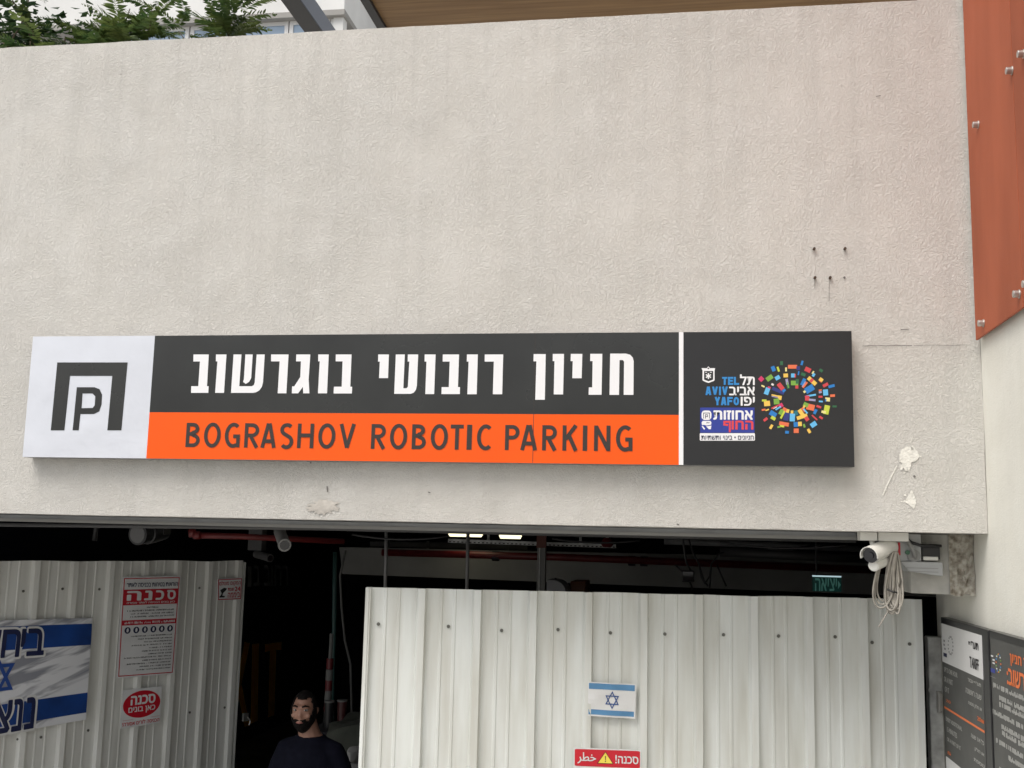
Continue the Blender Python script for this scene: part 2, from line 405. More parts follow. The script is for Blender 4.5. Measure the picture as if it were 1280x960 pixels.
def glyph(ch, hx, hy):
    """strokes of a bold sans capital in the unit box (hx, hy = half stroke relative to box)"""
    o = 1-hx; t = 1-hy
    if ch == 'I': return [[(.5, 0), (.5, 1)]]
    if ch == 'T': return [[(0, t), (1, t)], [(.5, 0), (.5, t)]]
    if ch == 'L': return [[(hx, 1), (hx, hy), (1, hy)]]
    if ch == 'E': return [[(1, t), (hx, t), (hx, hy), (1, hy)], [(hx, .52), (.9, .52)]]
    if ch == 'F': return [[(1, t), (hx, t), (hx, 0)], [(hx, .5), (.88, .5)]]
    if ch == 'H': return [[(hx, 0), (hx, 1)], [(o, 0), (o, 1)], [(hx, .52), (o, .52)]]
    if ch == 'V': return [[(hx*1.05, 1), (.5, hy*.4)], [(.5, hy*.4), (1-hx*1.05, 1)]]
    if ch == 'A': return [[(hx*1.05, 0), (.5-hx*.35, 1)], [(1-hx*1.05, 0), (.5+hx*.35, 1)], [(.2, .27), (.8, .27)]]
    if ch == 'Y': return [[(hx, 1), (.5, .42), (.5, 0)], [(1-hx, 1), (.5, .42)]]
    if ch == 'N': return [[(hx, 0), (hx, 1)], [(o, 0), (o, 1)], [(hx, 1-hy*.5), (o, hy*.5)]]
    if ch == 'K': return [[(hx, 0), (hx, 1)], [(1-hx, 1), (hx*1.6, .45)], [(.42, .60), (1-hx*.9, 0)]]
    if ch == 'O': return [ell(.5, .5, .5-hx, .5-hy, 0, 360, 32)]
    if ch == 'C': return [ell(.56, .5, .56-hx, .5-hy, 52, 308, 28)]
    if ch == 'G': return [ell(.56, .5, .56-hx, .5-hy, 52, 292, 26) + [(1-hx, .10), (1-hx, .46)], [(1, .46), (.56, .46)]]
    if ch == 'S': return [ell(.5, .735, .5-hx, .265-hy, 38, 235, 16) + ell(.5, .265, .5-hx, .265+hy*.4-hy, 55, -142, 16)]
    if ch == 'P': return [[(hx, 0), (hx, t), (.52, t)] + ell(.5, .71, .5-hx, .29-hy, 80, -80, 12) + [(.5, .42+hy), (hx, .42+hy)]]
    if ch == 'R': return glyph('P', hx, hy) + [[(.46, .44), (1-hx*.9, 0)]]
    if ch == 'B': return [[(.5, t), (hx, t), (hx, hy), (.5, hy)] + ell(.5, .28, .5-hx, .28-hy, -80, 80, 12) + [(.4, .54)],
                          [(hx, .54), (.46, .54)] , [(.46, t)] + ell(.46, .76, .46-hx, .24-hy, 80, -80, 12) + [(.40, .54)]]
    return []
def letter_into(mb, ch, x0, x1, z0, z1, wd, fn, mi=0):
    W, H = x1-x0, z1-z0
    for k, st in enumerate(glyph(ch, wd/2/W, wd/2/H)):
        pts = [(x0+u*W, z0+v*H) for u, v in st]
        closed = (ch == 'O')
        if closed: pts = pts[:-1]
        for i, q in enumerate(ribbon2(pts, wd, closed)): mb.face([fn(p.x, p.y, k*.0009+i*.00003) for p in q], mi)

# ==================================================================  SETTING
GZ = -0.15
XR = 1.313                                       # plane of the right-hand side wall
CZ = 2.474                                       # underside of the stucco wall and garage ceiling
TOP = 4.956
struct('ground', MB().box(-90, 90, -90, 90, GZ-.3, GZ), M['asphalt'])
struct('floor', MB().box(-5.35, 3.0, .35, 12.0, GZ-.1, GZ+.004), M['floor'])
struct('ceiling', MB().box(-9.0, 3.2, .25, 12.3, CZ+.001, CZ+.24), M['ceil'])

# long stucco wall above the opening: gridded so the faces are not perfectly flat
def rough_block(x0, x1, y0, y1, z0, z1, step, amp, seed):
    mb = MB(); nx = max(1, int((x1-x0)/step)); nz = max(1, int((z1-z0)/step)); ny = max(1, int((y1-y0)/step))
    def d(p):
        q = Vector(p); k = noise.noise_vector(q*3.1 + Vector((seed, 0, 0)))*amp + noise.noise_vector(q*11 + Vector((seed, 3, 0)))*amp*.6
        return q + k
    def grid(o, a, b, na, nb):
        i = len(mb.v)
        for r in range(nb+1):
            for c in range(na+1): mb.v.append(tuple(d(Vector(o)+Vector(a)*(c/na)+Vector(b)*(r/nb))))
        for r in range(nb):
            for c in range(na):
                mb.f.append((i+r*(na+1)+c, i+r*(na+1)+c+1, i+(r+1)*(na+1)+c+1, i+(r+1)*(na+1)+c)); mb.m.append(0)
    X, Y, Z = (x1-x0, 0, 0), (0, y1-y0, 0), (0, 0, z1-z0)
    grid((x0, y0, z0), X, Z, nx, nz); grid((x1, y1, z0), (x0-x1, 0, 0), Z, nx, nz)
    grid((x0, y0, z0), X, Y, nx, ny); grid((x0, y0, z1), X, Y, nx, ny)
    grid((x0, y0, z0), Y, Z, ny, nz); grid((x1, y0, z0), Y, Z, ny, nz)
    return mb
wall = thing('stucco_wall', 'long pale stucco wall above the garage opening carrying the parking sign', 'wall', (-1, 0, CZ))
part('plaster_face', rough_block(-6.0, XR-.002, 0, .25, CZ, TOP, .03, .0022, 1), M['stucco'], wall, auto=60)
def splat(cx, cy, r, seed, asp=1.0, n=26, jag=.45):
    rnd = random.Random(seed); out = []
    for i in range(n):
        a = 2*pi*i/n; k = r*(1-jag/2+jag*rnd.random()); out.append((cx+k*cos(a), cy+k*asp*sin(a)))
    return out
def wpx(off): return lambda px, py: onY(px, py, -off)
def ragged(L, k=5, a=.55, sd=2):
    rnd = random.Random(sd); out = []
    for i in range(len(L)):
        p, q = L[i], L[(i+1) % len(L)]
        for j in range(k):
            t = j/k; out.append((p[0]+(q[0]-p[0])*t+rnd.uniform(-a, a)*(j > 0), p[1]+(q[1]-p[1])*t+rnd.uniform(-a, a)*(j > 0)))
    return out
pt = MB()
pt.poly(ragged([(1124, 571), (1126, 563), (1131, 559), (1137, 558), (1143, 561), (1148, 565), (1149, 571), (1145, 576), (1139, 578), (1138, 584), (1136, 591), (1134, 585), (1132, 589), (1130, 584), (1127, 588), (1125, 587), (1128, 579), (1124, 577)], 4, .5), wpx(.004))
pt.poly(ragged([(1129, 627), (1134, 622), (1137, 616), (1140, 613), (1142, 618), (1145, 624), (1144, 632), (1142, 636), (1138, 633), (1133, 629)], 4, .5), wpx(.004))
for q in ribbon2([(1121, 582), (1115, 594), (1109, 606), (1103.5, 619)], 1.6): pt.face([wpx(.004)(p.x, p.y) for p in q])
for i, (x, y, q_) in enumerate(((1127, 583, 2.2), (1133, 587, 2.0), (1130.5, 591, 1.2), (1146.5, 572, 1.8), (1151, 570.5, 1.3), (1141, 560, 2.4), (1131, 619, 1.6), (1127, 627, 1.3), (1143, 629, 2.2), (1137, 639, 1.0))):
    pt.poly(splat(x, y, q_, i, .9, 14, .8), wpx(.003+i*.0002))
for q in ribbon2([(1138, 553), (1141, 546)], .9): pt.face([wpx(.004)(p.x, p.y) for p in q])
part('plaster_patch', pt, M['patch'], wall)
st = MB(); st.poly(ragged(splat(405, 634, 20, 3, .40, 40, .6), 3, .5), wpx(.0042)); part('stain', st, M['stain'], wall)
ck = MB()
def crack(pts, wd):
    for q in ribbon2(pts, wd): ck.face([wpx(.0044)(p.x, p.y) for p in q])
crack([(1078, 432.5), (1092, 432), (1108, 432.2), (1121, 431.7), (1140, 431.9)], .7); crack([(1142, 431.8), (1165, 431.3), (1190, 431.8), (1209, 431)], .45)
crack([(1126, 412), (1131, 411.6), (1136, 412.4)], .9); crack([(409, 608), (409.3, 615)], 1.3); crack([(387.5, 578), (389, 579)], 1.6)
crack([(1018.6, 350), (1018.4, 360)], .5); crack([(1036.6, 350), (1036.4, 376)], .45)
crack([(1095, 120.5), (1101, 119.5)], .8); crack([(535, 615), (538, 616)], 1.2); crack([(846, 655), (849, 656)], 1.5)
for p in ((1143, 595.5), (1055.6, 347)): ck.poly(splat(p[0], p[1], 1.5, int(p[0])), wpx(.0052))
part('crack_and_hole', ck, M['crack'], wall)
for px, py in ((1017.3, 311.5), (1055.8, 311.3), (1018.3, 347.5), (1037.2, 347.5)):
    p = onY(px, py); a = MB().tube([p+Vector((0, .02, 0)), p+Vector((0, -.022, -.002))], .0062, 10)
    part('anchor_stub', a, M['rust'], wall, auto=40)

# right-hand side wall
sw = thing('side_wall', 'smooth white side wall behind the orange panels and notice boards', 'wall', (XR, -1, GZ))
part('plaster_face', rough_block(XR, XR+.3, -6.0, 1.036, GZ, 8.0, .08, .002, 9), M['sidewall'], sw, auto=60)

# broken concrete stub under the wall corner
cs = thing('concrete_stub', 'broken rough concrete beam stub under the right end of the stucco wall', 'beam', (1.2, .3, 2.2))
yb = .245
a0 = onY(1187.3, 743.5, yb); b0 = onZ(1139, 741.5, a0.z)
zt = CZ-.002; x1 = XR-.003
def jag_loop(z, sd):
    rnd = random.Random(sd); L = []
    for i in range(9):
        t = i/8; L.append(Vector((a0.x+(x1-a0.x)*t, yb+rnd.uniform(-.004, .004), z+rnd.uniform(-.006, .006)*(z < 2.3))))
    return L
fr = MB(); n_ = 9; rows = []
for r in range(10):
    z = a0.z+(zt-a0.z)*r/9
    rows.append([Vector((a0.x+(x1-a0.x)*i/8+random.uniform(-.004, .004)*(0 < i < 8), yb+random.uniform(-.012, .004), z+random.uniform(-.006, .006)*(r < 9))) for i in range(n_)])
for r in range(9):
    for i in range(8): fr.face([rows[r][i], rows[r][i+1], rows[r+1][i+1], rows[r+1][i]])
part('broken_face', fr, M['concrete'], cs)
sb = MB(); dv = Vector((0, .5, 0))
loop_b = [Vector((a0.x, yb, 0)), Vector((x1, yb+.01, 0)), Vector((x1, b0.y+.3, 0)), Vector((b0.x, b0.y+.3, 0)), Vector((b0.x, b0.y, 0))]
sb.prism([Vector((p.x, p.y+.004, a0.z)) for p in loop_b], (0, 0, zt-a0.z))
part('beam_side', sb, M['concsmooth'], cs, bevel=.006)

# dark interior shell
nw = thing('garage_wall', 'dark navy garage wall lettered with street name and EXIT in amber', 'wall', (-5.35, 6, GZ))
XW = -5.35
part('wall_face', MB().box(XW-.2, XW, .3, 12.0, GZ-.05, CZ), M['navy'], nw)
def xw(off): return lambda px, py: onX(px, py, XW+off)
lt = MB()
def wtxt(mb, s, l, t_, r, b, fnp, bold, mi=0):
    """text in the pixel box l,t,r,b of a plane reached through fnp"""
    text_into(mb, s, lambda u, v: fnp(l+(r-l)*u, b+(t_-b)*v), bold, mi)
wtxt(lt, heb('רחוב ב'), 322-5, 707, 360, 732, xw(.006), .02)
wtxt(lt, heb('ו'), 310, 708, 314, 733, xw(.006), .02)
part('street_name_lettering', lt, M['greyltr'], nw)
lt = MB(); wtxt(lt, 'OV Street', 309, 752, 357, 771, xw(.006), .005); part('latin_lettering', lt, mat('dim_lettering', (.028, .028, .030), .7), nw)
lt = MB()
for ch, l, r in (('X', 288, 309), ('I', 315, 324), ('T', 331, 352)):
    if ch == 'X':
        for a, b in (((l, 803), (r, 908)), ((r, 803), (l, 908))):
            for q in ribbon2([a, b], 7): lt.face([xw(.006 if a[0] == l else .008)(p.x, p.y) for p in q])
    elif ch == 'I': lt.face([xw(.006)(*p) for p in ((l, 805), (r, 804), (r-2, 901), (l-2, 905))])
    else:
        lt.face([xw(.006)(*p) for p in ((l, 805), (r, 802), (r, 812), (l, 815))]); lt.face([xw(.006)(*p) for p in ((337, 814), (345.5, 813), (343, 894), (335, 897))])
part('exit_lettering', lt, M['amber'], nw)
solo('back_wall', MB().box(XW-.2, 3.2, 12.0, 12.2, GZ-.05, CZ), M['dark'], 'back wall deep inside the garage, dark with shade', 'wall')
solo('interior_side_wall', MB().box(3.0, 3.2, 1.04, 12.0, GZ-.05, CZ).box(XR+.3, 3.2, .86, 1.03, GZ-.05, CZ), M['dark'], 'interior wall past the steel post on the right, dark with shade', 'wall')
solo('left_pier_wall', MB().box(-9.0, XW-.2, .0, .3, GZ-.05, CZ-.002), M['stucco'], 'pale wall pier left of the garage opening', 'wall')

# ==================================================================  MAIN SIGN
SY = -.08
def sp(px, py): return onY(px, py, SY)
def S2(off): return lambda px, py: onY(px, py, SY)+Vector((0, -off, 0))
TL, TR, BR, BL = sp(42, 421), sp(1065.5, 413.3), sp(1067, 585), sp(27.5, 570)
zT = (TL.z+TR.z)/2; zB = (BL.z+BR.z)/2; xL = (TL.x+BL.x)/2; xR = (TR.x+BR.x)/2
sign = thing('parking_sign', 'long wall sign in white, charcoal and orange reading Bograshov Robotic Parking', 'sign', ((xL+xR)/2, 0, zB))
part('sign_tray', MB().box(xL, xR, SY+.003, -.004, zB, zT), M['alu'], sign, bevel=.002)
xa = (sp(195, 420).x+sp(181.5, 572).x)/2; xb = sp(848.6, 500).x; xc = sp(854.2, 500).x
zo = (sp(187.4, 514.5).z+sp(848.4, 519.5).z)/2
def sheet(name, x0, x1, z0, z1, m): return part(name, MB().box(x0, x1, SY, SY+.0025, z0, z1), m, sign)
p_logo = sheet('logo_panel', xL, xa, zB, zT, M['whitevinyl'])
p_name = sheet('name_panel', xa, xb, zo, zT, M['blackvinyl'])
p_or = sheet('orange_panel', xa, xb, zB, zo, M['orangevinyl'])
sheet('divider_strip', xb, xc, zB, zT, M['whiteink'])
p_city = sheet('city_panel', xc, xR, zB, zT, M['cityvinyl'])
xs_ = sp(667.5, 500).x
part('panel_joint', MB().box(xs_-.0012, xs_+.0012, SY-.0006, SY, zB+.002, zT-.002), M['darkink'], sign)
# Hebrew lettering, traced letter by letter (10.667 or 8.533 zoom units per pixel)
HEB = [(230, 430, 10.667, [
 [(128,140),(332,140),(308,563),(330,563),(326,652),(95,652),(98,563),(192,563),(214,233),(126,233)],
 [(428,140),(568,140),(535,652),(416,652),(447,233),(426,233)],
 [(662,140),(768,140),(738,563),(905,563),(933,547),(945,510),(970,140),(1078,140),(1055,510),(1040,570),(1005,620),(960,645),(920,652),(628,652)],
 [(820,140),(917,140),(897,455),(870,505),(825,533),(788,505),(800,470)]]),
 (340, 430, 10.667, [
 [(-10,140),(222,140),(193,658),(77,658),(103,232),(-12,232)],
 [(325,140),(512,140),(490,470),(500,658),(418,658),(412,572),(350,658),(265,658),(270,565),(298,565),(378,440),(387,232),(322,232)],
 [(618,140),(758,140),(735,658),(613,658),(638,232),(616,232)],
 [(852,140),(1062,140),(1045,570),(1070,570),(1066,660),(822,660),(828,570),(930,570),(942,232),(850,232)]]),
 (460, 430, 10.667, [
 [(137,140),(280,140),(268,455),(148,455),(158,235),(135,235)],
 [(372,140),(492,140),(472,590),(515,590),(532,570),(552,235),(530,235),(532,140),(670,140),(652,560),(640,610),(610,650),(570,665),(350,665)],
 [(757,140),(902,140),(883,668),(765,668),(780,235),(755,235)],
 [(998,140),(1215,140),(1200,575),(1228,575),(1225,668),(980,668),(983,575),(1078,575),(1090,235),(996,235)]]),
 (550, 430, 10.667, [
 [(360,140),(505,140),(490,670),(365,670),(382,235),(358,235)],
 [(598,140),(843,140),(830,670),(705,670),(718,235),(596,235)]]),
 (650, 430, 8.533, [
 [(146,108),(275,108),(265,595),(163,595),(175,185),(144,185)],
 [(350,106),(470,106),(460,538),(360,538),(368,183),(349,183)],
 [(543,106),(665,106),(658,365),(558,365),(563,183),(540,183)],
 [(750,105),(878,105),(870,542),(732,542),(734,463),(770,463),(775,183),(748,183)],
 [(962,103),(1130,103),(1175,115),(1203,145),(1213,185),(1210,543),(1106,543),(1110,190),(1098,172),(1062,172),(1056,543),(955,543)]])]
words = {}
for bx, by, sc, letters in HEB:
    for L in letters: words.setdefault(0 if bx < 400 else 1 if bx < 600 else 2, MB()).poly([(bx+x/sc, by+y/sc) for x, y in L], S2(.0012))
for k in words: part('hebrew_word', words[k], M['whiteink'], p_name)
LAT = [('B',232.7,250.2),('O',255.2,276),('G',281.2,300.2),('R',305.8,323.8),('A',326.2,345.6),('S',350.1,367),('H',371.9,392.3),('O',398,419.4),('V',423.9,444.4),
 ('R',464.1,482.2),('O',487.6,509.1),('B',515,532.6),('O',538.6,560),('T',563.2,579.4),('I',583.6,589.9),('C',596.3,615.7),
 ('P',631.4,649.4),('A',650.4,671.8),('R',677.8,696.1),('K',703.2,722.2),('I',728.5,734.1),('N',742.6,763),('G',770,790.7)]
lws = [MB(), MB(), MB()]
for ch, l, r in LAT:
    lb = lws[0 if l < 450 else 1 if l < 620 else 2]
    t_ = 528.6+(l-233)*(532.0-528.6)/(745-233); b_ = 558.9+(l-233)*(563.8-558.9)/(745-233)
    m_ = (t_+b_)/2; round_ = ch in 'OGCS'
    A = sp(l, m_).x; B = sp(r, m_).x; z1 = sp((l+r)/2, t_).z+(.002 if round_ else 0); z0 = sp((l+r)/2, b_).z-(.002 if round_ else 0)
    if ch == 'I': letter_into(lb, ch, A, B, z0, z1, B-A, lambda x, z, o: (x, SY-.0012-o, z))
    else: letter_into(lb, ch, A, B, z0, z1, .0180, lambda x, z, o: (x, SY-.0012-o, z))
for lb in lws: part('latin_word', lb, M['darkink'], p_or)
lg = MB(); g = lambda L: [(20+x/5.644, 410+y/5.644) for x, y in L]
lg.poly(g([(292,243),(788,243),(744,722),(645,722),(680,338),(382,338),(342,722),(246,722)]), S2(.0012))
lg.poly(g([(430,418),(555,418),(590,432),(608,470),(604,540),(588,588),(550,607),(455,607),(443,722),(400,722)]), S2(.0012), [g([(470,462),(540,462),(560,482),(556,545),(542,564),(463,566)])])
part('parking_logo', lg, M['blackvinyl'], p_logo)

# city emblem: ring of coloured rectangles
CC = dict(r=(.62,.06,.07), o=(.78,.17,.07), y=(.85,.55,.10), Y=(.80,.72,.30), g=(.20,.40,.06), d=(.03,.14,.06), b=(.02,.20,.55), l=(.13,.48,.80), n=(.03,.04,.20), v=(.35,.32,.50), L=(.55,.62,.06), t=(.02,.16,.20), c=(.62,.04,.14), w=(.75,.72,.70))
keys = list(CC); emats = [mat('emblem_%d' % i, CC[k], .4) for i, k in enumerate(keys)]
for m_, nm in zip(emats, ('red','orange','amber','pale_yellow','green','dark_green','blue','light_blue','navy','violet','lime','teal','crimson','white')): m_.name = 'emblem_' + nm
EM = [(92,270,45,45,45,'c'),(175,260,70,45,-35,'g'),(213,168,38,52,-22,'b'),(262,172,20,50,-18,'L'),(295,112,28,38,0,'d'),(340,175,18,40,0,'Y'),(405,148,92,38,0,'o'),(462,162,36,38,0,'n'),(500,110,22,45,15,'b'),(558,178,60,45,25,'r'),(610,205,16,30,30,'Y'),(616,230,26,34,30,'l'),(690,185,36,28,30,'d'),(690,278,40,36,35,'y'),(685,296,22,10,35,'o'),
(337,235,46,38,-4,'y'),(408,235,36,40,0,'l'),(432,237,14,36,0,'r'),(465,212,14,40,10,'b'),(513,225,45,30,20,'d'),(255,258,50,40,-30,'l'),(205,325,26,20,30,'w'),(110,342,35,16,25,'Y'),(150,392,46,70,20,'l'),(172,355,30,18,20,'c'),(425,310,72,46,0,'g'),(452,295,30,46,0,'d'),(350,298,26,58,-10,'v'),(362,345,30,40,-14,'d'),(358,330,10,60,-14,'g'),(448,350,30,32,0,'r'),(512,300,34,72,25,'b'),(530,330,18,70,38,'o'),(518,322,10,66,34,'v'),(600,290,105,40,42,'y'),(596,284,30,40,42,'r'),(575,370,92,62,-32,'b'),(525,398,22,22,-32,'Y'),
(262,388,128,34,24,'n'),(286,345,44,74,-38,'r'),(320,385,34,26,-38,'b'),(240,438,92,14,12,'y'),(238,452,84,10,12,'v'),(278,458,36,42,10,'y'),(245,495,56,56,-5,'g'),(288,535,44,40,-30,'c'),(228,550,72,16,-25,'r'),(262,562,62,16,-32,'l'),(232,558,40,8,-28,'w'),(150,515,60,52,-5,'y'),(122,485,46,20,0,'L'),(116,578,38,18,-10,'o'),(152,580,36,14,-22,'y'),
(592,435,96,18,-10,'l'),(552,462,44,50,0,'r'),(602,480,66,22,5,'v'),(545,442,36,10,-8,'c'),(735,405,50,60,-5,'l'),(735,330,56,30,-28,'r'),(795,342,64,28,-15,'b'),(682,382,30,14,-12,'o'),(682,402,30,20,-12,'v'),(685,448,40,20,0,'r'),(688,495,40,16,4,'l'),(755,475,48,38,4,'Y'),(737,482,14,26,4,'b'),(805,437,48,26,-4,'o'),(825,545,42,20,0,'d'),(745,578,54,90,12,'L'),(716,600,44,24,12,'Y'),(585,552,80,60,14,'o'),(538,528,50,42,25,'g'),(520,548,20,30,30,'y'),(668,548,50,22,20,'r'),(632,597,30,50,25,'b'),(625,656,72,14,42,'r'),(690,657,40,22,32,'r'),(515,578,52,24,48,'o'),(535,592,60,16,50,'l'),(495,612,40,86,-35,'y'),(500,648,108,36,-18,'y'),(547,668,38,44,-35,'r'),(615,725,62,48,-34,'l'),(570,790,28,45,-30,'y'),(440,610,36,50,-12,'t'),(403,655,52,78,2,'l'),(400,600,26,30,0,'y'),(345,645,52,84,14,'n'),(356,590,30,36,14,'y'),(325,576,40,38,28,'o'),(306,628,20,84,28,'L'),(290,600,34,56,30,'g'),(210,620,72,50,32,'b'),(212,662,48,32,30,'L'),(135,675,46,26,-38,'r'),(192,748,26,46,32,'y'),(320,720,98,38,10,'o'),(300,742,46,20,10,'L'),(268,750,30,18,-10,'g'),(350,803,38,28,5,'b'),(442,788,50,45,0,'o'),(437,725,42,48,-4,'b'),(479,720,38,44,-4,'y'),(522,738,20,36,-15,'g')]
em = MB()
for i, (zx, zy, ww, hh, an, k) in enumerate(EM):
    a = radians(an); q = []
    for sx, sy in ((-1, -1), (1, -1), (1, 1), (-1, 1)):
        x = sx*ww/2; y = sy*hh/2; q.append(S2(.0012+i*.00001)(940+(zx+x*cos(a)-y*sin(a))/8, 440+(zy+x*sin(a)+y*cos(a))/8))
    em.face(q, keys.index(k))
part('colour_burst', em, emats, p_city)
M['cityblue'] = mat('city_blue', (.03, .24, .58), .4); M['panelblue'] = mat('company_blue', (.025, .045, .30), .4); M['coral'] = mat('coral_red', (.72, .06, .07), .4)
q3 = lambda x, y: (865+x/14.22, 455+y/14.22)
def zbox(x0, y0, x1, y1, base): return (base[0]+x0/14.22, base[1]+y0/14.22, base[0]+x1/14.22, base[1]+y1/14.22)
def bold_latin(mb, word, x0, y0, x1, y1, base, wd, off):
    n = len(word); gap = .12; wts = [.42 if c == 'I' else 1.0 for c in word]; tot = sum(wts)+gap*(n-1); u = 0
    l, t_, r, b_ = zbox(x0, y0, x1, y1, base)
    X0 = sp(l, b_).x; X1 = sp(r, b_).x; Z1 = sp(l, t_).z; Z0 = sp(l, b_).z
    for c, wt in zip(word, wts):
        a = X0+(X1-X0)*u/tot; b = X0+(X1-X0)*(u+wt)/tot
        letter_into(mb, c, a, b, Z0, Z1, wd, lambda x, z, o: (x, SY-off-o*.5, z)); u += wt+gap
tv = MB(); B3 = (865, 455)
bold_latin(tv, 'TEL', 535, 230, 838, 372, B3, .0088, .0012); bold_latin(tv, 'AVIV', 238, 402, 638, 553, B3, .0088, .0012); bold_latin(tv, 'YAFO', 402, 586, 838, 733, B3, .0088, .0012)
part('city_name_latin', tv, M['cityblue'], p_city)
tv = MB()
for s_, bx in (('תל', (858, 188, 1110, 372)), ('אביב', (667, 408, 1110, 553)), ('יפו', (872, 588, 1110, 738))):
    l, t_, r, b_ = zbox(*bx, B3); wtxt(tv, heb(s_), l, t_, r, b_, S2(.0012), .032)
part('city_name_hebrew', tv, M['whiteink'], p_city)
cr = MB(); Z3 = lambda L: [q3(*p) for p in L]
cr.poly(Z3([(170,75),(262,75),(290,42),(320,75),(412,75),(400,118),(402,288),(380,305),(292,338),(205,305),(186,288),(188,118)]), S2(.0012), [Z3([(214,125),(376,125),(376,278),(292,308),(214,278)]), Z3([(272,80),(291,62),(310,80),(300,92),(282,92)])])
for k in range(3):
    a = pi/2+k*pi/3; c, s_ = cos(a), sin(a)
    for q in ribbon2([(292-52*c, 215-52*s_), (292+52*c, 215+52*s_)], 22): cr.face([S2(.0013+k*.00005)(*q3(p.x, p.y)) for p in q])
for x in (250, 335): cr.poly(Z3([(x-16,142),(x+16,142),(x+16,154),(x-16,154)]), S2(.0012))
part('city_crest', cr, M['whiteink'], p_city)
B4 = (865, 500); z4 = lambda L: [(865+x/14.22, 500+y/14.22) for x, y in L]
bp = MB(); bp.poly(z4([(145,135),(1110,135),(1110,582),(145,582)]), S2(.0012)); part('company_panel', bp, M['panelblue'], p_city)
bp = MB(); bp.poly(z4([(150,590),(1108,590),(1118,600),(1118,712),(1106,724),(150,724),(138,712),(138,600)]), S2(.0012))
def rrect(x0, y0, x1, y1, r):
    L = []
    for cx, cy, a in ((x1-r, y0+r, -90), (x1-r, y1-r, 0), (x0+r, y1-r, 90), (x0+r, y0+r, 180)):
        L += [(cx+r*cos(radians(a+18*i)), cy+r*sin(radians(a+18*i))) for i in range(6)]
    return L
bp.poly(z4(rrect(170, 187, 345, 356, 60)), S2(.0016))
bp.poly(z4([(170,400),(190,372),(330,372),(345,400),(340,440),(260,455),(210,440),(180,450)]), S2(.0016)); bp.poly(z4([(250,470),(345,455),(335,520),(300,520)]), S2(.0016)); bp.poly(z4([(172,470),(190,460),(235,515),(215,530)]), S2(.0016))
l, t_, r, b_ = zbox(388, 192, 1075, 345, B4); wtxt(bp, heb('אחוזות'), l, t_, r, b_, S2(.0016), .045)
part('company_white_print', bp, M['whiteink'], p_city)
bp = MB(); l, t_, r, b_ = zbox(712, 374, 1082, 522, B4); wtxt(bp, heb('החו'), l, t_, r, b_, S2(.0016), .045); part('company_red_print', bp, M['coral'], p_city, fix=False); bp = MB()
for i, q in enumerate(ribbon2([(640, 446), (574, 440), (574, 388), (672, 388), (672, 575)], 34)): bp.face([S2(.0016+i*.0001)(*z4([(p.x, p.y)])[0]) for p in q])
part('company_red_print', bp, M['coral'], p_city, fix=False)
bp = MB(); l, t_, r, b_ = zbox(165, 635, 1095, 705, B4); wtxt(bp, heb('חניונים • בינוי ותשתיות'), l, t_, r, b_, S2(.0018), .015)
for L in ([(205,330),(205,232),(312,232),(312,330)], [(238,330),(238,262),(275,262),(275,298),(240,298)], [(255,412),(270,400),(290,408),(310,400)]):
    for q in ribbon2(L, 10): bp.face([S2(.0022)(*z4([(p.x, p.y)])[0]) for p in q])
part('company_small_print', bp, M['navyink'], p_city)

# ==================================================================  FENCES
def profile(n_ribs, pitch, extra0, extra1):
    """(s, h) points of trapezoid sheet: each rib ends at s = k*pitch"""
    pts = [(-extra0, 0)]
    for k in range(n_ribs):
        e = k*pitch
        for ds, h in ((-.064, 0), (-.054, .028), (-.020, .030), (-.011, 0), (.052, 0), (.056, .0045), (.066, .0045), (.070, 0), (.118, 0), (.122, .0045), (.132, .0045), (.136, 0)):
            s_ = e+ds
            if -extra0 < s_ < (n_ribs-1)*pitch+extra1: pts.append((s_, h))
    pts.append(((n_ribs-1)*pitch+extra1, 0))
    return pts
def corrugated(p0, d, n, prof, z0, z1, wob, seed):
    mb = MB(); rows = 14; i = 0
    for r in range(rows+1):
        z = z0+(z1-z0)*r/rows
        for s_, h in prof:
            k = noise.noise(Vector((s_*1.3, z*1.1, seed)))*wob
            edge = noise.noise(Vector((s_*3, seed, 1)))*.006 if r == rows else 0
            q = p0+d*s_+n*(h+k); mb.v.append((q.x, q.y, z+edge))
    c = len(prof)
    for r in range(rows):
        for j in range(c-1): mb.f.append((r*c+j, r*c+j+1, (r+1)*c+j+1, (r+1)*c+j)); mb.m.append(0)
    return mb
Z = Vector((0, 0, 1))
# fixed hoarding on the right
fa = onY(467.5, 733.4, .30); fb = onY(1154, 750, .82)
fd = Vector((fb.x-fa.x, fb.y-fa.y, 0)); flen = fd.length; fd.normalize(); fn_ = Vector((fd.y, -fd.x, 0))
zf = (fa.z+fb.z)/2; P0 = Vector((fa.x, fa.y, 0)); pitch = flen/10
fence = thing('site_fence', 'straight cream corrugated steel fence closing the right of the garage opening', 'fence', ((fa.x+fb.x)/2, .55, GZ))
part('corrugated_sheet', corrugated(P0, fd, fn_, profile(11, pitch, .036, -.014), GZ+.03, zf, .005, 2.0), M['sheet'], fence, fix=False)
def plane_px(p0, n, off): return lambda px, py: onP(px, py, p0+n*off, n)
def screws(th, lst, p0, n):
    first = None
    for px, py in lst:
        c = onP(px, py, p0+n*.004, n)
        if first is None:
            mb = MB().tube([c, c+n*.004], .0085, 12).tube([c+n*.004, c+n*.009], .0055, 6)
            first = part('screw', mb, M['screw'], th, auto=40); c0 = c
        else:
            o = first.copy(); COL.objects.link(o); o.parent = th; o.location = c-c0
screws(fence, [(473, 780), (560.5, 783), (627, 788), (697.5, 787), (763, 791), (831, 792.5), (904.3, 793.4), (973, 795), (1043.8, 796), (1090, 803), (1136.8, 805)], P0, fn_)
ep = MB(); e0 = P0-fd*.040
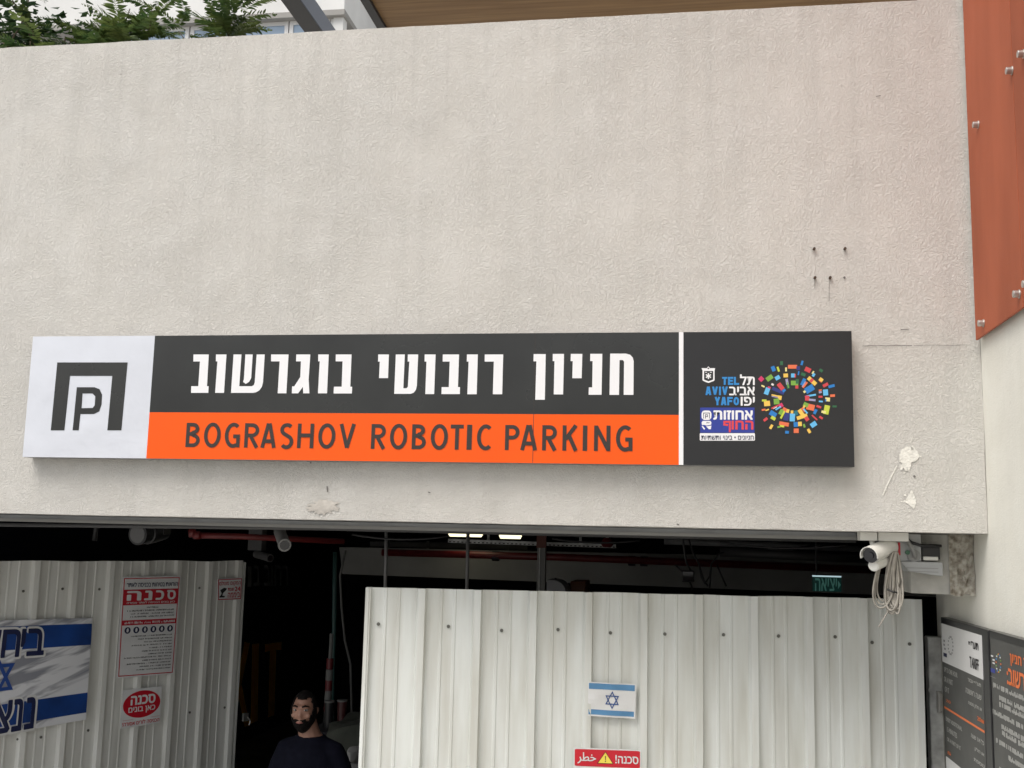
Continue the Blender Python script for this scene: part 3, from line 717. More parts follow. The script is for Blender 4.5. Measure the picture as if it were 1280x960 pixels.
ep.prism([e0+Vector((0, 0, GZ+.02))+fn_*.012, e0+fd*.028+Vector((0, 0, GZ+.02))+fn_*.03, e0+fd*.03+Vector((0, 0, GZ+.02))-fn_*.04, e0+Vector((0, 0, GZ+.02))-fn_*.04], (0, 0, zf-GZ-.02))
part('edge_trim', ep, M['sheet'], fence, bevel=.003)
rb = MB()
PE = P0+fd*(flen-.15)
for zz in (.35, 1.2, 2.0): rb.prism([P0+Vector((0, 0, zz))-fn_*.012, PE+Vector((0, 0, zz))-fn_*.012, PE+Vector((0, 0, zz+.05))-fn_*.012, P0+Vector((0, 0, zz+.05))-fn_*.012], tuple(-fn_*.04))
part('back_rail', rb, M['galv'], fence)
# gate leaf standing open on the left
K = 1.08
def gk(x, y): return Vector((x*K, (y+5)*K-5, 0))
g1 = gk(-3.10, 2.4104); g0 = gk(-4.0696, .6612); gd = (g1-g0).normalized(); gn = Vector((gd.y, -gd.x, 0)); gp = .25*K; zg = 2.4-(2.4-2.2079)*K
gate = thing('gate_leaf', 'grey white corrugated gate leaf swung inward on the left, hung with notices', 'gate', tuple((g0+g1)/2+Z*GZ))
part('corrugated_sheet', corrugated(g0, gd, gn, profile(9, gp, .3, .012), GZ+.04, zg, .005, 5.0), M['gatesheet'], gate, fix=False)
GP = g0
screws(gate, [(29, 739), (78, 736), (124, 736.5), (249, 735), (22, 924), (51, 921.5), (110, 913), (237, 890.5), (280.5, 884.5), (288, 899)], GP, gn)
ee = g0+gd*(gp*8+.012)
part('edge_post', MB().prism([ee+Z*(GZ+.02)-gn*.045, ee+gd*.012+Z*(GZ+.02)-gn*.045, ee+gd*.012+Z*(GZ+.02)+gn*.02, ee+Z*(GZ+.02)+gn*.02], (0, 0, zg-GZ-.03)), M['gatesheet'], gate)
hc = onP(299, 896, ee, gn)
hm = MB(); hm.prism([hc+Z*-.03+gn*.03, hc+gd*.05+Z*-.03+gn*.03, hc+gd*.05+Z*.03+gn*.03, hc+Z*.03+gn*.03], tuple(gn*.02))
hm.tube([hc+gd*.04+gn*.05+Z*.0, hc+gd*.06+gn*.06+Z*-.03, hc+gd*.05+gn*.06+Z*-.06], .006, 8)
part('hasp', hm, M['bright'], gate, bevel=.003)
part('back_frame', MB().prism([GP+Z*1.9-gn*.012, ee+Z*1.9-gn*.012, ee+Z*1.95-gn*.012, GP+Z*1.95-gn*.012], tuple(-gn*.04)).prism([GP+Z*.5-gn*.012, ee+Z*.5-gn*.012, ee+Z*.55-gn*.012, GP+Z*.55-gn*.012], tuple(-gn*.04)), M['galv'], gate)

# ---- sheets fixed on the fences: quad of pixels on a fence plane
class Sheet:
    def __init__(s, quad, p0, n, off):
        s.q = [onP(px, py, p0+n*off, n) for px, py in quad]; s.n = n
    def at(s, u, v, o=0.0):                        # v = 0 top, 1 bottom
        a, b, c, d = s.q; return (a*(1-u)+b*u)*(1-v)+(d*(1-u)+c*u)*v+s.n*o
    def slab(s, bow=0.0, nx=1, ny=1, t=.003):
        mb = MB()
        for j in range(ny):
            for i in range(nx):
                mb.face([s.at(u, v, s.w(u, v, bow)) for u, v in ((i/nx, j/ny), ((i+1)/nx, j/ny), ((i+1)/nx, (j+1)/ny), (i/nx, (j+1)/ny))])
        if t:
            L = [(0, 0), (1, 0), (1, 1), (0, 1)]
            for k in range(4):
                a, b = L[k], L[(k+1) % 4]; mb.face([s.at(*a, 0), s.at(*b, 0), s.at(*b, -t), s.at(*a, -t)])
            mb.face([s.at(*p, -t) for p in L])
        return mb
    def w(s, u, v, bow): return bow*noise.noise(Vector((u*3, v*2.2, 4))) if bow else 0.0
    def rect(s, mb, u0, v0, u1, v1, o, mi=0, n=1, bow=0.0, m=1):
        for i in range(n):
            for j in range(m):
                a = u0+(u1-u0)*i/n; b = u0+(u1-u0)*(i+1)/n; c = v0+(v1-v0)*j/m; d = v0+(v1-v0)*(j+1)/m
                mb.face([s.at(p, q, o+s.w(p, q, bow)) for p, q in ((a, c), (b, c), (b, d), (a, d))], mi)
    def poly(s, mb, pts, o, holes=(), mi=0, bow=0.0): mb.poly(pts, lambda u, v: s.at(u, v, o+s.w(u, v, bow)), holes, mi)
    def text(s, mb, t, u0, v0, u1, v1, o, bold=.02, mi=0, bow=0.0):
        text_into(mb, t, lambda a, b: s.at(u0+(u1-u0)*a, v1+(v0-v1)*b, o+s.w(u0+(u1-u0)*a, v1+(v0-v1)*b, bow)), bold, mi)
    def lines(s, mb, u0, v0, u1, v1, n, o, seed, mi=0, right=True, h=.55, var=.3):
        rnd = random.Random(seed); st = (v1-v0)/n; asp = (s.q[1]-s.q[0]).length/(s.q[3]-s.q[0]).length
        for k in range(n):
            lw = (u1-u0)*(1-var*rnd.random()); a, b = (u1-lw, u1) if right else (u0, u0+lw); u = a
            hh = st*h; gw = hh*.62/asp
            while u < b-gw:
                c = rnd.random()
                if c < .16: u += gw*.9; continue
                s.rect(mb, u, v0+k*st+(0 if rnd.random() < .7 else hh*.35), min(u+gw*rnd.uniform(.35, .8), b), v0+k*st+hh*rnd.uniform(.8, 1.05), o, mi)
                u += gw
def star(sh, mb, cu, cv, r, asp, wd, o, bow=0.0):
    for k, sg in enumerate((1, -1)):
        T = [(cu+r*cos(radians(90*sg+120*i)), cv-r*asp*sin(radians(90*sg+120*i))) for i in range(3)]
        I = [(cu+(r-2*wd)*cos(radians(90*sg+120*i)), cv-(r-2*wd)*asp*sin(radians(90*sg+120*i))) for i in range(3)]
        sh.poly(mb, T, o+k*.0005, [I], bow=bow)

# banner with slogan
bn = Sheet([(-100, 778), (115.5, 772.5), (107.5, 899.5), (-118, 940)], GP, gn, .036)
banner = thing('flag_banner', 'blue and white star banner with slogan on the left gate leaf', 'banner', tuple(bn.at(.5, 1)))
BW = .012
part('cloth', bn.slab(BW, 24, 12, 0), M['banner'], banner, fix=False)
for a_, b_ in ((.055, .265), (.735, .93)): m_ = MB(); bn.rect(m_, 0, a_, .998, b_, .002, n=24, bow=BW, m=3); part('blue_stripe', m_, M['blueflag'], banner, fix=False)
m_ = MB(); star(bn, m_, .425, .50, .135, 1.75, .018, .003, BW); part('star', m_, M['starblue'], banner, fix=False)
for s_, l, r, t_, b_ in (('בי', .565, .70, .085, .325), ('ח', .455, .555, .085, .325), ('ד', .35, .44, .085, .325), ('ננ', .55, .675, .71, .985), ('צ', .44, .54, .71, .985), ('ח', .33, .43, .71, .985)):
    m_ = MB(); m2 = MB()
    bn.text(m2, heb(s_), l-.008, t_-.012, r+.008, b_+.012, .004, .050, bow=BW); bn.text(m_, heb(s_), l, t_, r, b_, .006, .022, bow=BW)
    part('slogan_outline', m2, M['paper'], banner, fix=False); part('slogan_letters', m_, M['navyink'], banner, fix=False)


# large safety poster
po = Sheet([(153.5, 721), (226, 719.6), (217, 842.5), (146, 848)], GP, gn, .034)
poster = thing('safety_poster', 'tall white safety poster with red danger heading on the left gate', 'poster', tuple(po.at(.5, 1)))
part('board', po.slab(), M['greypaper'], poster, fix=False)
m_ = MB(); po.poly(m_, [(.02, .015), (.98, .015), (.98, .985), (.02, .985)], .0015, [[(.035, .024), (.965, .024), (.965, .976), (.035, .976)]])
po.rect(m_, .035, .13, .965, .285, .0015); po.rect(m_, .035, .435, .965, .485, .0015); part('red_print', m_, M['dullred'], poster, fix=False)
m_ = MB()
for s_, l, r in (('ס', .78, .92), ('כ', .585, .71), ('נ', .39, .50), ('ה', .10, .31)): po.text(m_, heb(s_), l, .148, r, .237, .003, .05)
part('danger_heading', m_, M['greypaper'], poster, fix=False); m_ = MB(); po.text(m_, heb('כאן בונים הכניסה לאתר אסורה'), .09, .25, .92, .278, .003, .02); po.lines(m_, .06, .45, .95, .478, 1, .003, 5, h=.8, var=.02); part('white_small_print', m_, M['greypaper'], poster, fix=False)
m_ = MB(); po.text(m_, heb('הוראות בטיחות בכניסה לאתר'), .07, .055, .95, .105, .003, .02)
part('navy_heading', m_, M['navyink'], poster, fix=False)
for k in range(6):
    m_ = MB(); c = .13+k*.148; po.poly(m_, [(c+.052*cos(2*pi*i/16), .535+.033*sin(2*pi*i/16)) for i in range(16)], .0025)
    dk = part('pictogram_disc', m_, M['navyink'], poster, fix=False); m_ = MB(); po.poly(m_, [(c-.018, .55), (c-.02, .53), (c-.006, .512), (c+.012, .516), (c+.02, .535), (c+.008, .555)], .004); part('pictogram', m_, M['greypaper'], dk, fix=False)
m_ = MB(); po.lines(m_, .35, .305, .65, .33, 1, .003, 2, h=.6); po.lines(m_, .08, .335, .93, .425, 3, .003, 3, h=.5, var=.12); po.lines(m_, .06, .59, .93, .955, 12, .003, 4, h=.42, var=.6); part('small_print', m_, M['blackink'], poster, fix=False)
# oval danger sign
ov = Sheet([(153.5, 863), (202.5, 857.5), (200, 903.5), (150.5, 911)], GP, gn, .033)
oval = thing('danger_sign', 'small square sign with red oval danger warning below the safety poster', 'sign', tuple(ov.at(.5, 1)))
part('board', ov.slab(), M['greypaper'], oval, fix=False)
m_ = MB(); ov.poly(m_, [(.50+.475*cos(2*pi*i/36), .42+.36*sin(2*pi*i/36)) for i in range(36)], .0015); ov.text(m_, heb('הכניסה לזרים אסורה!'), .04, .84, .97, .95, .0015, .02); ov.rect(m_, .04, .80, .30, .806, .0015); ov.rect(m_, .75, .80, .98, .806, .0015); part('red_print', m_, M['redink'], oval, fix=False)
m_ = MB(); ov.text(m_, heb('סכנה'), .22, .19, .83, .42, .003, .05); ov.text(m_, heb('כאן בונים'), .17, .48, .84, .66, .003, .03); part('white_print', m_, M['greypaper'], oval, fix=False)
# 24 hour surveillance sign
cv = Sheet([(272, 723.5), (303, 722), (301.5, 749.5), (272, 751)], GP, gn, .033)
cctv_sign = thing('surveillance_sign', 'tiny white sign with maroon 24 hour wording at the gate leaf top corner', 'sign', tuple(cv.at(.5, 1)))
part('board', cv.slab(), M['greypaper'], cctv_sign, fix=False)
m_ = MB(); cv.text(m_, heb('המקום מצולם'), .07, .12, .93, .36, .0015, .015); cv.text(m_, heb('שעות')+' ', .42, .44, .66, .58, .0015, .02); cv.text(m_, '24', .70, .40, .93, .60, .0015, .03); cv.text(m_, heb('ביממה'), .42, .66, .92, .88, .0015, .03)
cv.poly(m_, [(.02, .03), (.98, .03), (.98, .97), (.02, .97)], .0015, [[(.05, .07), (.95, .07), (.95, .93), (.05, .93)]]); part('maroon_print', m_, M['dullred'], cctv_sign, fix=False)
m_ = MB(); cv.poly(m_, [(.10, .52), (.26, .42), (.38, .46), (.32, .56), (.22, .66), (.19, .78), (.30, .80), (.28, .86), (.07, .86), (.07, .80), (.13, .76), (.16, .66)], .0015); part('camera_pictogram', m_, M['blackink'], cctv_sign, fix=False)
# small flag on the right fence
fl = Sheet([(735.3, 852.3), (795.3, 855.3), (794, 898.5), (734.6, 894.8)], P0, fn_, .030)
flag = thing('small_flag', 'small faded blue and white star flag taped to the right fence', 'flag', tuple(fl.at(.5, 1)))
FB = .009
part('cloth', fl.slab(FB, 14, 8, 0), M['paper'], flag, fix=False)
for a_, b_ in ((.03, .20), (.80, .95)): m_ = MB(); fl.rect(m_, .015, a_, .97, b_, .0012, n=14, bow=FB, m=3); part('blue_stripe', m_, M['paleblue'], flag, fix=False)
m_ = MB(); star(fl, m_, .505, .50, .165, 1.60, .019, .002, FB); part('star', m_, mat('faded_star_blue', (.035, .085, .26), .5), flag, fix=False)
# red danger sign, bottom edge of the picture
dg = Sheet([(717, 934.5), (801.5, 937.5), (801, 1010), (716, 1006)], P0, fn_, .032)
dsg = thing('bilingual_danger_sign', 'red rectangular danger sign in Hebrew and Arabic low on the right fence', 'sign', tuple(dg.at(.5, 1)))
part('board', dg.slab(), M['paper'], dsg, fix=False)
m_ = MB(); dg.poly(m_, [(.018+.964*x, .02+.96*y*.31) for x, y in rrect(0, 0, 1, 1, .05)], .0015); part('red_print', m_, M['redink'], dsg, fix=False)
m_ = MB(); dg.text(m_, '!'+heb('סכנה'), .62, .10, .955, .245, .003, .03); dg.text(m_, '\ufeae\ufec4\ufea7', .06, .075, .33, .27, .003, .02); part('white_print', m_, M['paper'], dsg, fix=False)
m_ = MB(); dg.poly(m_, [(.47, .065), (.575, .25), (.365, .25)], .003); part('yellow_triangle', m_, M['yellow'], dsg, fix=False)
m_ = MB(); dg.poly(m_, [(.463, .125), (.477, .125), (.474, .195), (.466, .195)], .0045); dg.poly(m_, [(.463, .207), (.477, .207), (.477, .226), (.463, .226)], .0045)
dg.poly(m_, [(.47, .045), (.592, .262), (.348, .262)], .0022, [[(.47, .058), (.580, .255), (.36, .255)]]); part('black_mark', m_, M['blackink'], dsg, fix=False)

# ==================================================================  RIGHT SIDE WALL FITTINGS
# orange-brown cladding panels on stand-off bolts
XP = onY(1219.75, 425, -.035).x
pA = onX(1219.5, 425.5, XP); pB = onX(1277.5, 385, XP); jn = onX(1264, 0, XP).y, onX(1276.5, 380, XP).y
jy = (jn[0]+jn[1])/2; gap = .006
pz0 = pA.z; pz1 = pB.z; slope = (pz1-pz0)/(pB.y-pA.y)
bolt_proto = None
def bolt(th, px, py):
    global bolt_proto
    c = onX(px, py, XP-.02)
    if bolt_proto is None:
        mb = MB().tube([c+Vector((.024, 0, 0)), c+Vector((-.004, 0, 0))], .0142, 18).tube([c+Vector((.0235, 0, 0)), c+Vector((.016, 0, 0))], .0175, 18)
        bolt_proto = (part('standoff_bolt', mb, M['bright'], th, auto=40, bevel=.0015), c, ORG[th])
    else:
        o = bolt_proto[0].copy(); COL.objects.link(o); o.parent = th; o.location = (c-bolt_proto[1])+(bolt_proto[2]-ORG[th])
def clad(label, ya, yb, bolts):
    za = pz0+slope*(ya-pA.y); zb = pz0+slope*(yb-pA.y)
    th = thing('cladding_panel', label, 'panel', (XP, (ya+yb)/2, za), 'orange cladding panels')
    mb = MB(); L = [Vector((XP, ya, za)), Vector((XP, yb, zb)), Vector((XP, yb, 8.0)), Vector((XP, ya, 8.0))]
    mb.prism(L, (.010, 0, 0)); part('panel_sheet', mb, M['panel'], th, bevel=.0015)
    for b in bolts: bolt(th, *b)
clad('orange brown cladding panel with slanted foot beside the stucco wall corner', -.035, jy+gap/2, [(1217, 156), (1258.5, 88.5), (1223.5, 404), (1267.5, 367.5)])
clad('orange brown cladding panel at the right photo edge, past the dark joint', jy-gap/2, jy-1.1, [(1273, 67.5), (1279, 355)])

# notice boards
XB = XR-.045
def board(name, label, lt, rt, height, cat):
    a = onX(*lt, XB); b = onX(*rt, XB); zt_ = (a.z+b.z)/2
    th = thing(name, label, cat, (XB, (a.y+b.y)/2, zt_-height))
    part('frame', MB().box(XB, XR-.006, b.y, a.y, zt_-height, zt_), M['boardframe'], th, bevel=.004)
    return th, a.y, b.y, zt_
tb, ya, yb_, zt_ = board('tariff_board', 'black framed tariff board with white header and orange rule', (1175.8, 772), (1234.5, 786.6), 1.25, 'notice board')
def xb(off): return lambda px, py: onX(px, py, XB-off)
def face_rect(mb, lt, rb, off, mi=0):
    a = onX(*lt, XB); b = onX(*rb, XB); x = XB-off
    mb.face([(x, a.y, a.z), (x, b.y, a.z), (x, b.y, b.z), (x, a.y, b.z)], mi)
def face_text(mb, s, lt, rb, off, bold=.02):
    a = onX(*lt, XB); b = onX(*rb, XB)
    text_into(mb, s, lambda u, v: (XB-off, a.y+(b.y-a.y)*u, b.z+(a.z-b.z)*v), bold)
fl_, fr_ = onX(1177.0, 779, XB).y, onX(1227, 792, XB).y
zh = onX(1176.6, 778.9, XB).z; zh2 = onX(1179.4, 827.2, XB).z
part('grey_face', MB().box(XB-.002, XB+.001, fr_, fl_, zt_-1.2, zh2-.001), M['board'], tb)
part('white_header', MB().box(XB-.002, XB+.001, fr_, fl_, zh2, zh), M['paper'], tb)
m_ = MB(); face_text(m_, heb('תעריף'), (1211.5, 800.5), (1224, 816.5), .003, .03); face_text(m_, 'TARIFF', (1212.8, 820.5), (1224.6, 838.5), .003, .03); part('heading', m_, M['blackink'], tb, fix=False)
q6 = lambda x, y: (1165+x/7.3875, 830+y/7.3875)
m_ = MB()
for s_, a, b in ((heb('תעריף עבור'), (338, 128), (460, 228)), (heb('שעה ראשונה'), (318, 218), (465, 338)), (heb('או חלק ממנה'), (342, 335), (468, 448)),
                 ('UP TO ONE HOUR', (118, 25), (242, 128)), ('OR A PART', (118, 112), (198, 200)), ('OF IT', (125, 205), (165, 275)),
                 ('EVERY ADDITIONAL', (135, 485), (285, 622)), ('15 MINUTES', (145, 578), (238, 688)), ('OR A PART OF IT', (146, 672), (272, 800)),
                 (heb('שעה')+' 1/4 '+heb('כל'), (368, 632), (488, 755)), (heb('או חלק'), (402, 762), (490, 865)), (heb('נוספת'), (395, 865), (492, 965))):
    face_text(m_, s_, q6(*a), q6(*b), .003, .02)
part('wording', m_, M['greyink'], tb, fix=False)
m_ = MB(); face_text(m_, '20'+'₪', q6(425, 480), q6(488, 555), .003, .02); face_text(m_, '20', q6(135, 320), q6(178, 370), .003, .01); face_text(m_, '5', q6(150, 800), q6(182, 850), .003, .01)
za = onX(1182.5, 884.5, XB).z; m_.face([(XB-.003, fl_-.012, za+.005), (XB-.003, fr_, za+.005), (XB-.003, fr_, za-.005), (XB-.003, fl_-.012, za-.005)])
part('orange_print', m_, M['orangeink'], tb, fix=False)
zl = onX(1185, 946.5, XB).z; part('white_footer', MB().box(XB-.0032, XB, fr_, fl_-.012, zt_-1.2, zl), M['paper'], tb)
m_ = MB(); face_rect(m_, (1180, 815.5), (1184.5, 822), .003); part('header_logo', m_, M['navyink'], tb, fix=False)
m_ = MB()
for k in range(14):
    a = 2*pi*k/14; c = (1189+3.0*cos(a), 807+11*sin(a)+1.0*cos(a)); face_rect(m_, (c[0]-.6, c[1]-1.3), (c[0]+.6, c[1]+1.3), .003)
for c in ((1181, 801), (1181, 806), (1182, 811)): face_rect(m_, (c[0]-1, c[1]-1.6), (c[0]+1, c[1]+1.6), .003)
part('header_emblem', m_, mat('header_grey', (.28, .28, .28), .5), tb, fix=False)

rbd, ya2, yb2, zt2 = board('rules_board', 'dark grey rules board with orange title at the right photo edge', (1236.5, 788.5), (1312, 808.5), 1.5, 'notice board')
yL = onX(1238.5, 791, XB).y
part('grey_face', MB().box(XB-.002, XB+.001, yb2+.02, yL, zt2-1.45, zt2-.028), M['board'], rbd)
m_ = MB(); face_text(m_, heb('תקנון חניון'), (1263.5, 817), (1300, 845), .003, .04); face_text(m_, heb('בוגרשוב:'), (1259.5, 835), (1296, 870), .003, .04); part('title', m_, M['orangeink'], rbd, fix=False)
m_ = MB(); rnd = random.Random(11)
def blines(y_px, l_px):
    a = onX(l_px, y_px, XB); y = a.y
    while y > yb2+.06:
        if rnd.random() < .17: y -= .011; continue
        ww = rnd.uniform(.006, .011); z0 = a.z-.019*rnd.uniform(.85, 1.1); z1 = a.z-(.008 if rnd.random() < .2 else 0)
        m_.face([(XB-.003, y, z1), (XB-.003, y-ww, z1), (XB-.003, y-ww, z0), (XB-.003, y, z0)]); y -= ww+.004
for yy, ll in ((853, 1242.5), (869, 1250), (877, 1250), (885.5, 1241), (905, 1252.8), (913, 1253.5), (922, 1246), (944, 1261.5), (958, 1250)): blines(yy, ll)
part('wording', m_, M['greyink'], rbd, fix=False)
m_ = MB(); face_rect(m_, (1239.2, 834.5), (1245, 842), .003); face_rect(m_, (1239, 845), (1245.5, 848), .003, 1); 
for k in range(16):
    a = 2*pi*k/16; c = (1249+3.0*cos(a), 829+11*sin(a)+1.2*cos(a)); face_rect(m_, (c[0]-.7, c[1]-1.2), (c[0]+.7, c[1]+1.2), .003, (2, 3, 1, 4)[k % 4])
for c in ((1241, 820), (1243, 825), (1243, 829)): face_rect(m_, (c[0]-1.5, c[1]-1.6), (c[0]+1.5, c[1]+1.6), .003, 1)
part('emblem', m_, [M['panelblue'], M['paper'], M['orangeink'], M['cityblue'], emats[4]], rbd, fix=False)

# steel gate post against the end of the side wall
p0 = onY(1159, 797, .96); p1 = onY(1176, 797, .96)
post = thing('gate_post', 'tall galvanised steel post between the cream fence and the tariff board', 'post', (p0.x, .98, GZ))
part('post_tube', MB().box(p0.x, p1.x, .95, 1.03, GZ, onY(1166, 796, .95).z), M['galv'], post, bevel=.006)
h0 = onY(1171.5, 866, .93); h1 = onY(1177.5, 888, .93)
part('hinge', MB().box(h0.x, h1.x, .90, .949, h1.z, h0.z).tube([(h0.x+.006, .92, h1.z-.01), (h0.x+.006, .92, h0.z+.01)], .012, 12), M['bright'], post, bevel=.002)
zb_ = onY(1166, 860, .95).z
part('collar', MB().box(p0.x-.004, p1.x+.004, .945, .949, zb_-.02, zb_), M['galv'], post)

# ==================================================================  CEILING-LEVEL FITTINGS
def C(px, py, y): return onY(px, py, y)
# front security camera
cam_t = thing('security_camera', 'white bullet security camera under the right end of the stucco wall', 'camera', tuple(C(1112, 668, .10)))
lensc = C(1087.5, 694.5, .02); back = C(1117, 681.5, .20); ax = (back-lensc).normalized(); up = (Z-ax*Z.dot(ax)).normalized(); sd_ = ax.cross(up)
R_ = .037
part('camera_body', MB().tube([lensc+ax*.012, lensc+ax*.20], R_, 24).tube([lensc+ax*.20, lensc+ax*.22], [R_, R_*.6], 24), M['plastic'], cam_t, auto=40)
part('lens', MB().tube([lensc+ax*.004, lensc+ax*.0125], R_*.90, 24).tube([lensc-ax*.002, lensc+ax*.004], R_*.42, 16), M['lens'], cam_t, auto=40)
hd = MB(); seg = 14
for k in range(seg):
    a = radians(-15+210*k/seg); b = radians(-15+210*(k+1)/seg)
    o = [lensc+sd_*cos(t)*R_*1.13+up*sin(t)*R_*1.13 for t in (a, b)]; i_ = [lensc+sd_*cos(t)*R_*1.04+up*sin(t)*R_*1.04 for t in (a, b)]
    hd.hexa([o[0]-ax*.012, o[1]-ax*.012, i_[1]-ax*.012, i_[0]-ax*.012], [o[0]+ax*.17, o[1]+ax*.17, i_[1]+ax*.17, i_[0]+ax*.17])
part('sun_hood', hd, M['plastic'], cam_t)
lo = lensc-up*.050+ax*.02
part('infrared_unit', MB().tube([lo, lo+ax*.10], .025, 20).tube([lo-ax*.004, lo], .021, 20), M['plastic'], cam_t, auto=40)
bk = C(1116, 690, .17)
part('bracket', MB().tube([(bk.x, .17, CZ-.01), (bk.x, .17, bk.z+.005), tuple(lensc+ax*.16+up*.03)], .016, 14).box(bk.x-.075, bk.x+.055, .09, .25, CZ-.040, CZ-.001), M['plastic'], cam_t, bevel=.003)
jb0, jb1 = C(1073, 666, .12), C(1095, 676, .12)
part('junction_box', MB().box(jb0.x, jb1.x, .08, .16, jb1.z, CZ-.001), M['plastic'], cam_t, bevel=.004)
part('cable_gland', MB().tube([((jb0.x+jb1.x)/2+.02, .12, jb1.z), ((jb0.x+jb1.x)/2+.025, .12, jb1.z-.025)], .012, 10), M['plastic'], cam_t)
# coil of cable hanging from it
cc = thing('cable_coil', 'tied coil of cream cable hanging below the white security camera', 'cable', tuple(C(1110, 768, .14)))
cb = MB(); rnd = random.Random(5)
topx = C(1113, 690, .15); botx = C(1110, 764, .15)
def coil(dx, wdt, zb, yy, tl):
    pts = []; n = 30; cz = (topx.z+zb)/2; hz = (topx.z-zb)/2; cx = topx.x+dx
    for i in range(n):
        a = 2*pi*i/n; wv = wdt*(.55+.45*(.5-.5*sin(a)))
        pts.append((cx+wv*cos(a)-.012*(1-sin(a))*.5+tl*(1-sin(a)), yy+.012*sin(2*a+dx*40), cz+hz*sin(a)))
    cb.tube(pts, .0042, 7, closed=True)
for i in range(20): coil(rnd.uniform(-.004, .022), .008+.030*(i/19), botx.z+rnd.uniform(-.012, .02), .13+rnd.uniform(-.03, .03), rnd.uniform(-.004, .008))
coil(-.022, .050, botx.z+.03, .115, -.006); coil(-.018, .044, botx.z+.045, .12, -.004); coil(-.026, .052, botx.z+.015, .11, -.008)
e = C(1109, 766, .12); cb.tube([e+Vector((.02, 0, .06)), e, C(1103, 776, .11), C(1098.5, 783.5, .10)], .0032, 7)
part('cable', cb, M['cable'], cc, smooth=True)
tz = C(1117, 740, .10)
part('cable_tie', MB().tube([C(1108.5, 736.5, .095), C(1117, 740, .085), C(1126, 741.5, .11)], .0042, 8), M['black'], cc)
# open electrical box on the stub
yq = .20
def Q(px, py): return C(px, py, yq)
eb = thing('electrical_box', 'grey open electrical box with black relay beside the broken concrete stub', 'electrical box', tuple(Q(1150, 720)))
A_, B_ = Q(1121.5, 676.5), Q(1152, 702)
part('box_body', MB().box(A_.x, B_.x, yq, yq+.12, B_.z, CZ-.004), M['greyplastic'], eb, bevel=.004)
C0, C1 = Q(1125.5, 701.5), Q(1178, 720.5)
cvr = MB(); cvr.prism([Vector((C0.x, yq-.015, C0.z)), Vector((C1.x, yq-.015, C0.z)), Vector((C1.x, yq-.015, C1.z)), Vector((C0.x+.035, yq-.015, C1.z+.018)), Vector((C0.x, yq-.015, C1.z+.055))], (0, .14, 0))
part('hinged_cover', cvr, M['greyplastic'], eb, bevel=.004)
part('cover_groove', MB().box(C0.x+.02, C1.x-.02, yq-.017, yq-.0148, C0.z-.030, C0.z-.027).box(C0.x+.03, C1.x-.02, yq-.017, yq-.0148, C0.z-.046, C0.z-.043), M['dimplastic'], eb)
D0, D1 = Q(1152.5, 681), Q(1176, 699.5)
part('relay', MB().box(D0.x+.001, D1.x, yq+.01, yq+.10, D1.z, D0.z), M['black'], eb, bevel=.003)
part('relay_foot', MB().box(D0.x+.003, D1.x-.012, yq-.006, yq+.009, D1.z-.005, D1.z+.012), M['plastic'], eb, bevel=.003)
L0, L1 = Q(1122.3, 678), Q(1125.6, 694)
part('red_label', MB().box(L0.x, L1.x, yq-.002, yq-.0002, L1.z, L0.z), M['redink'], eb)
kn = Q(1134, 690.5); part('green_knob', MB().tube([kn, kn+Vector((0, -.012, 0))], .010, 14), mat('green_knob', (.05, .16, .09), .4), eb, auto=40)
kn = Q(1142, 694.5); part('socket', MB().tube([kn, kn+Vector((0, -.010, 0))], .028, 20), M['dimplastic'], eb, auto=40)
part('flex_conduit', MB().tube([Q(1129, 670), Q(1138, 678)+Vector((0, -.02, 0)), Q(1150, 682)+Vector((0, -.025, 0)), Q(1165, 682)+Vector((0, -.02, 0)), Q(1176, 682.5)], .007, 10), M['black'], eb, smooth=True)
part('grey_conduit', MB().tube([Q(1128, 668), Q(1133, 676)+Vector((0, -.03, 0)), Q(1140, 688)+Vector((0, -.03, 0)), Q(1143, 697)+Vector((0, -.018, 0))], .008, 10), M['dimplastic'], eb, smooth=True)

# left ceiling camera, dim second camera, black spotlight
def bullet(name, label, tip, bck, y0, y1, r, mount_px, m, cat='camera'):
    a = C(*tip, y0); b = C(*bck, y1); d = (b-a).normalized(); mt = C(*mount_px, (y0+y1)/2)
    th = thing(name, label, cat, tuple(mt)); ORG[th] = Vector(mt)
    part('camera_body', MB().tube([a, b], r, 18).tube([a-d*.01, a], r*1.08, 18), m, th, auto=40)
    part('lens', MB().tube([a-d*.0125, a-d*.0102], r*.8, 16), M['lens'], th)
    part('bracket', MB().tube([b-d*.03, (b.x, b.y, mt.z)], r*.35, 10).box(b.x-.05, b.x+.06, b.y-.05, b.y+.05, mt.z, CZ-.002), m, th)
    return th
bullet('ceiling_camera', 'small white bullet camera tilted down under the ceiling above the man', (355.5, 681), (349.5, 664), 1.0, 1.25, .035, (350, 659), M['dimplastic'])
bullet('wall_camera', 'dim grey bullet camera in the dark beside the gate leaf top corner', (337, 697.5), (320, 692.5), 3.0, 3.1, .03, (318, 688), mat('dark_dim_plastic', (.10, .10, .10), .7))  # dimness of the dark corner put into the camera's colour
sl = thing('spotlight', 'black spotlight on a bracket under the ceiling at far left', 'spotlight', tuple(C(205, 650, 1.0)))
a = C(172, 668, .9); b = C(205, 664, 1.15); d = (b-a).normalized()
part('housing', MB().tube([a, a+d*.03, a+d*.035, a+d*.08, a+d*.085, a+d*.13, b], [.062, .062, .056, .056, .064, .064, .05], 22), M['black'], sl, auto=40)
part('lens', MB().tube([a-d*.003, a], .05, 22), mat('spotlight_glass', (.10, .10, .10), .3), sl, auto=40)
part('bracket', MB().box(b.x-.045, b.x+.05, 1.05, 1.13, b.z-.02, CZ-.002).tube([(b.x, 1.09, CZ-.02), tuple(a+d*.10+Z*.02)], .014, 10), M['black'], sl, bevel=.004)

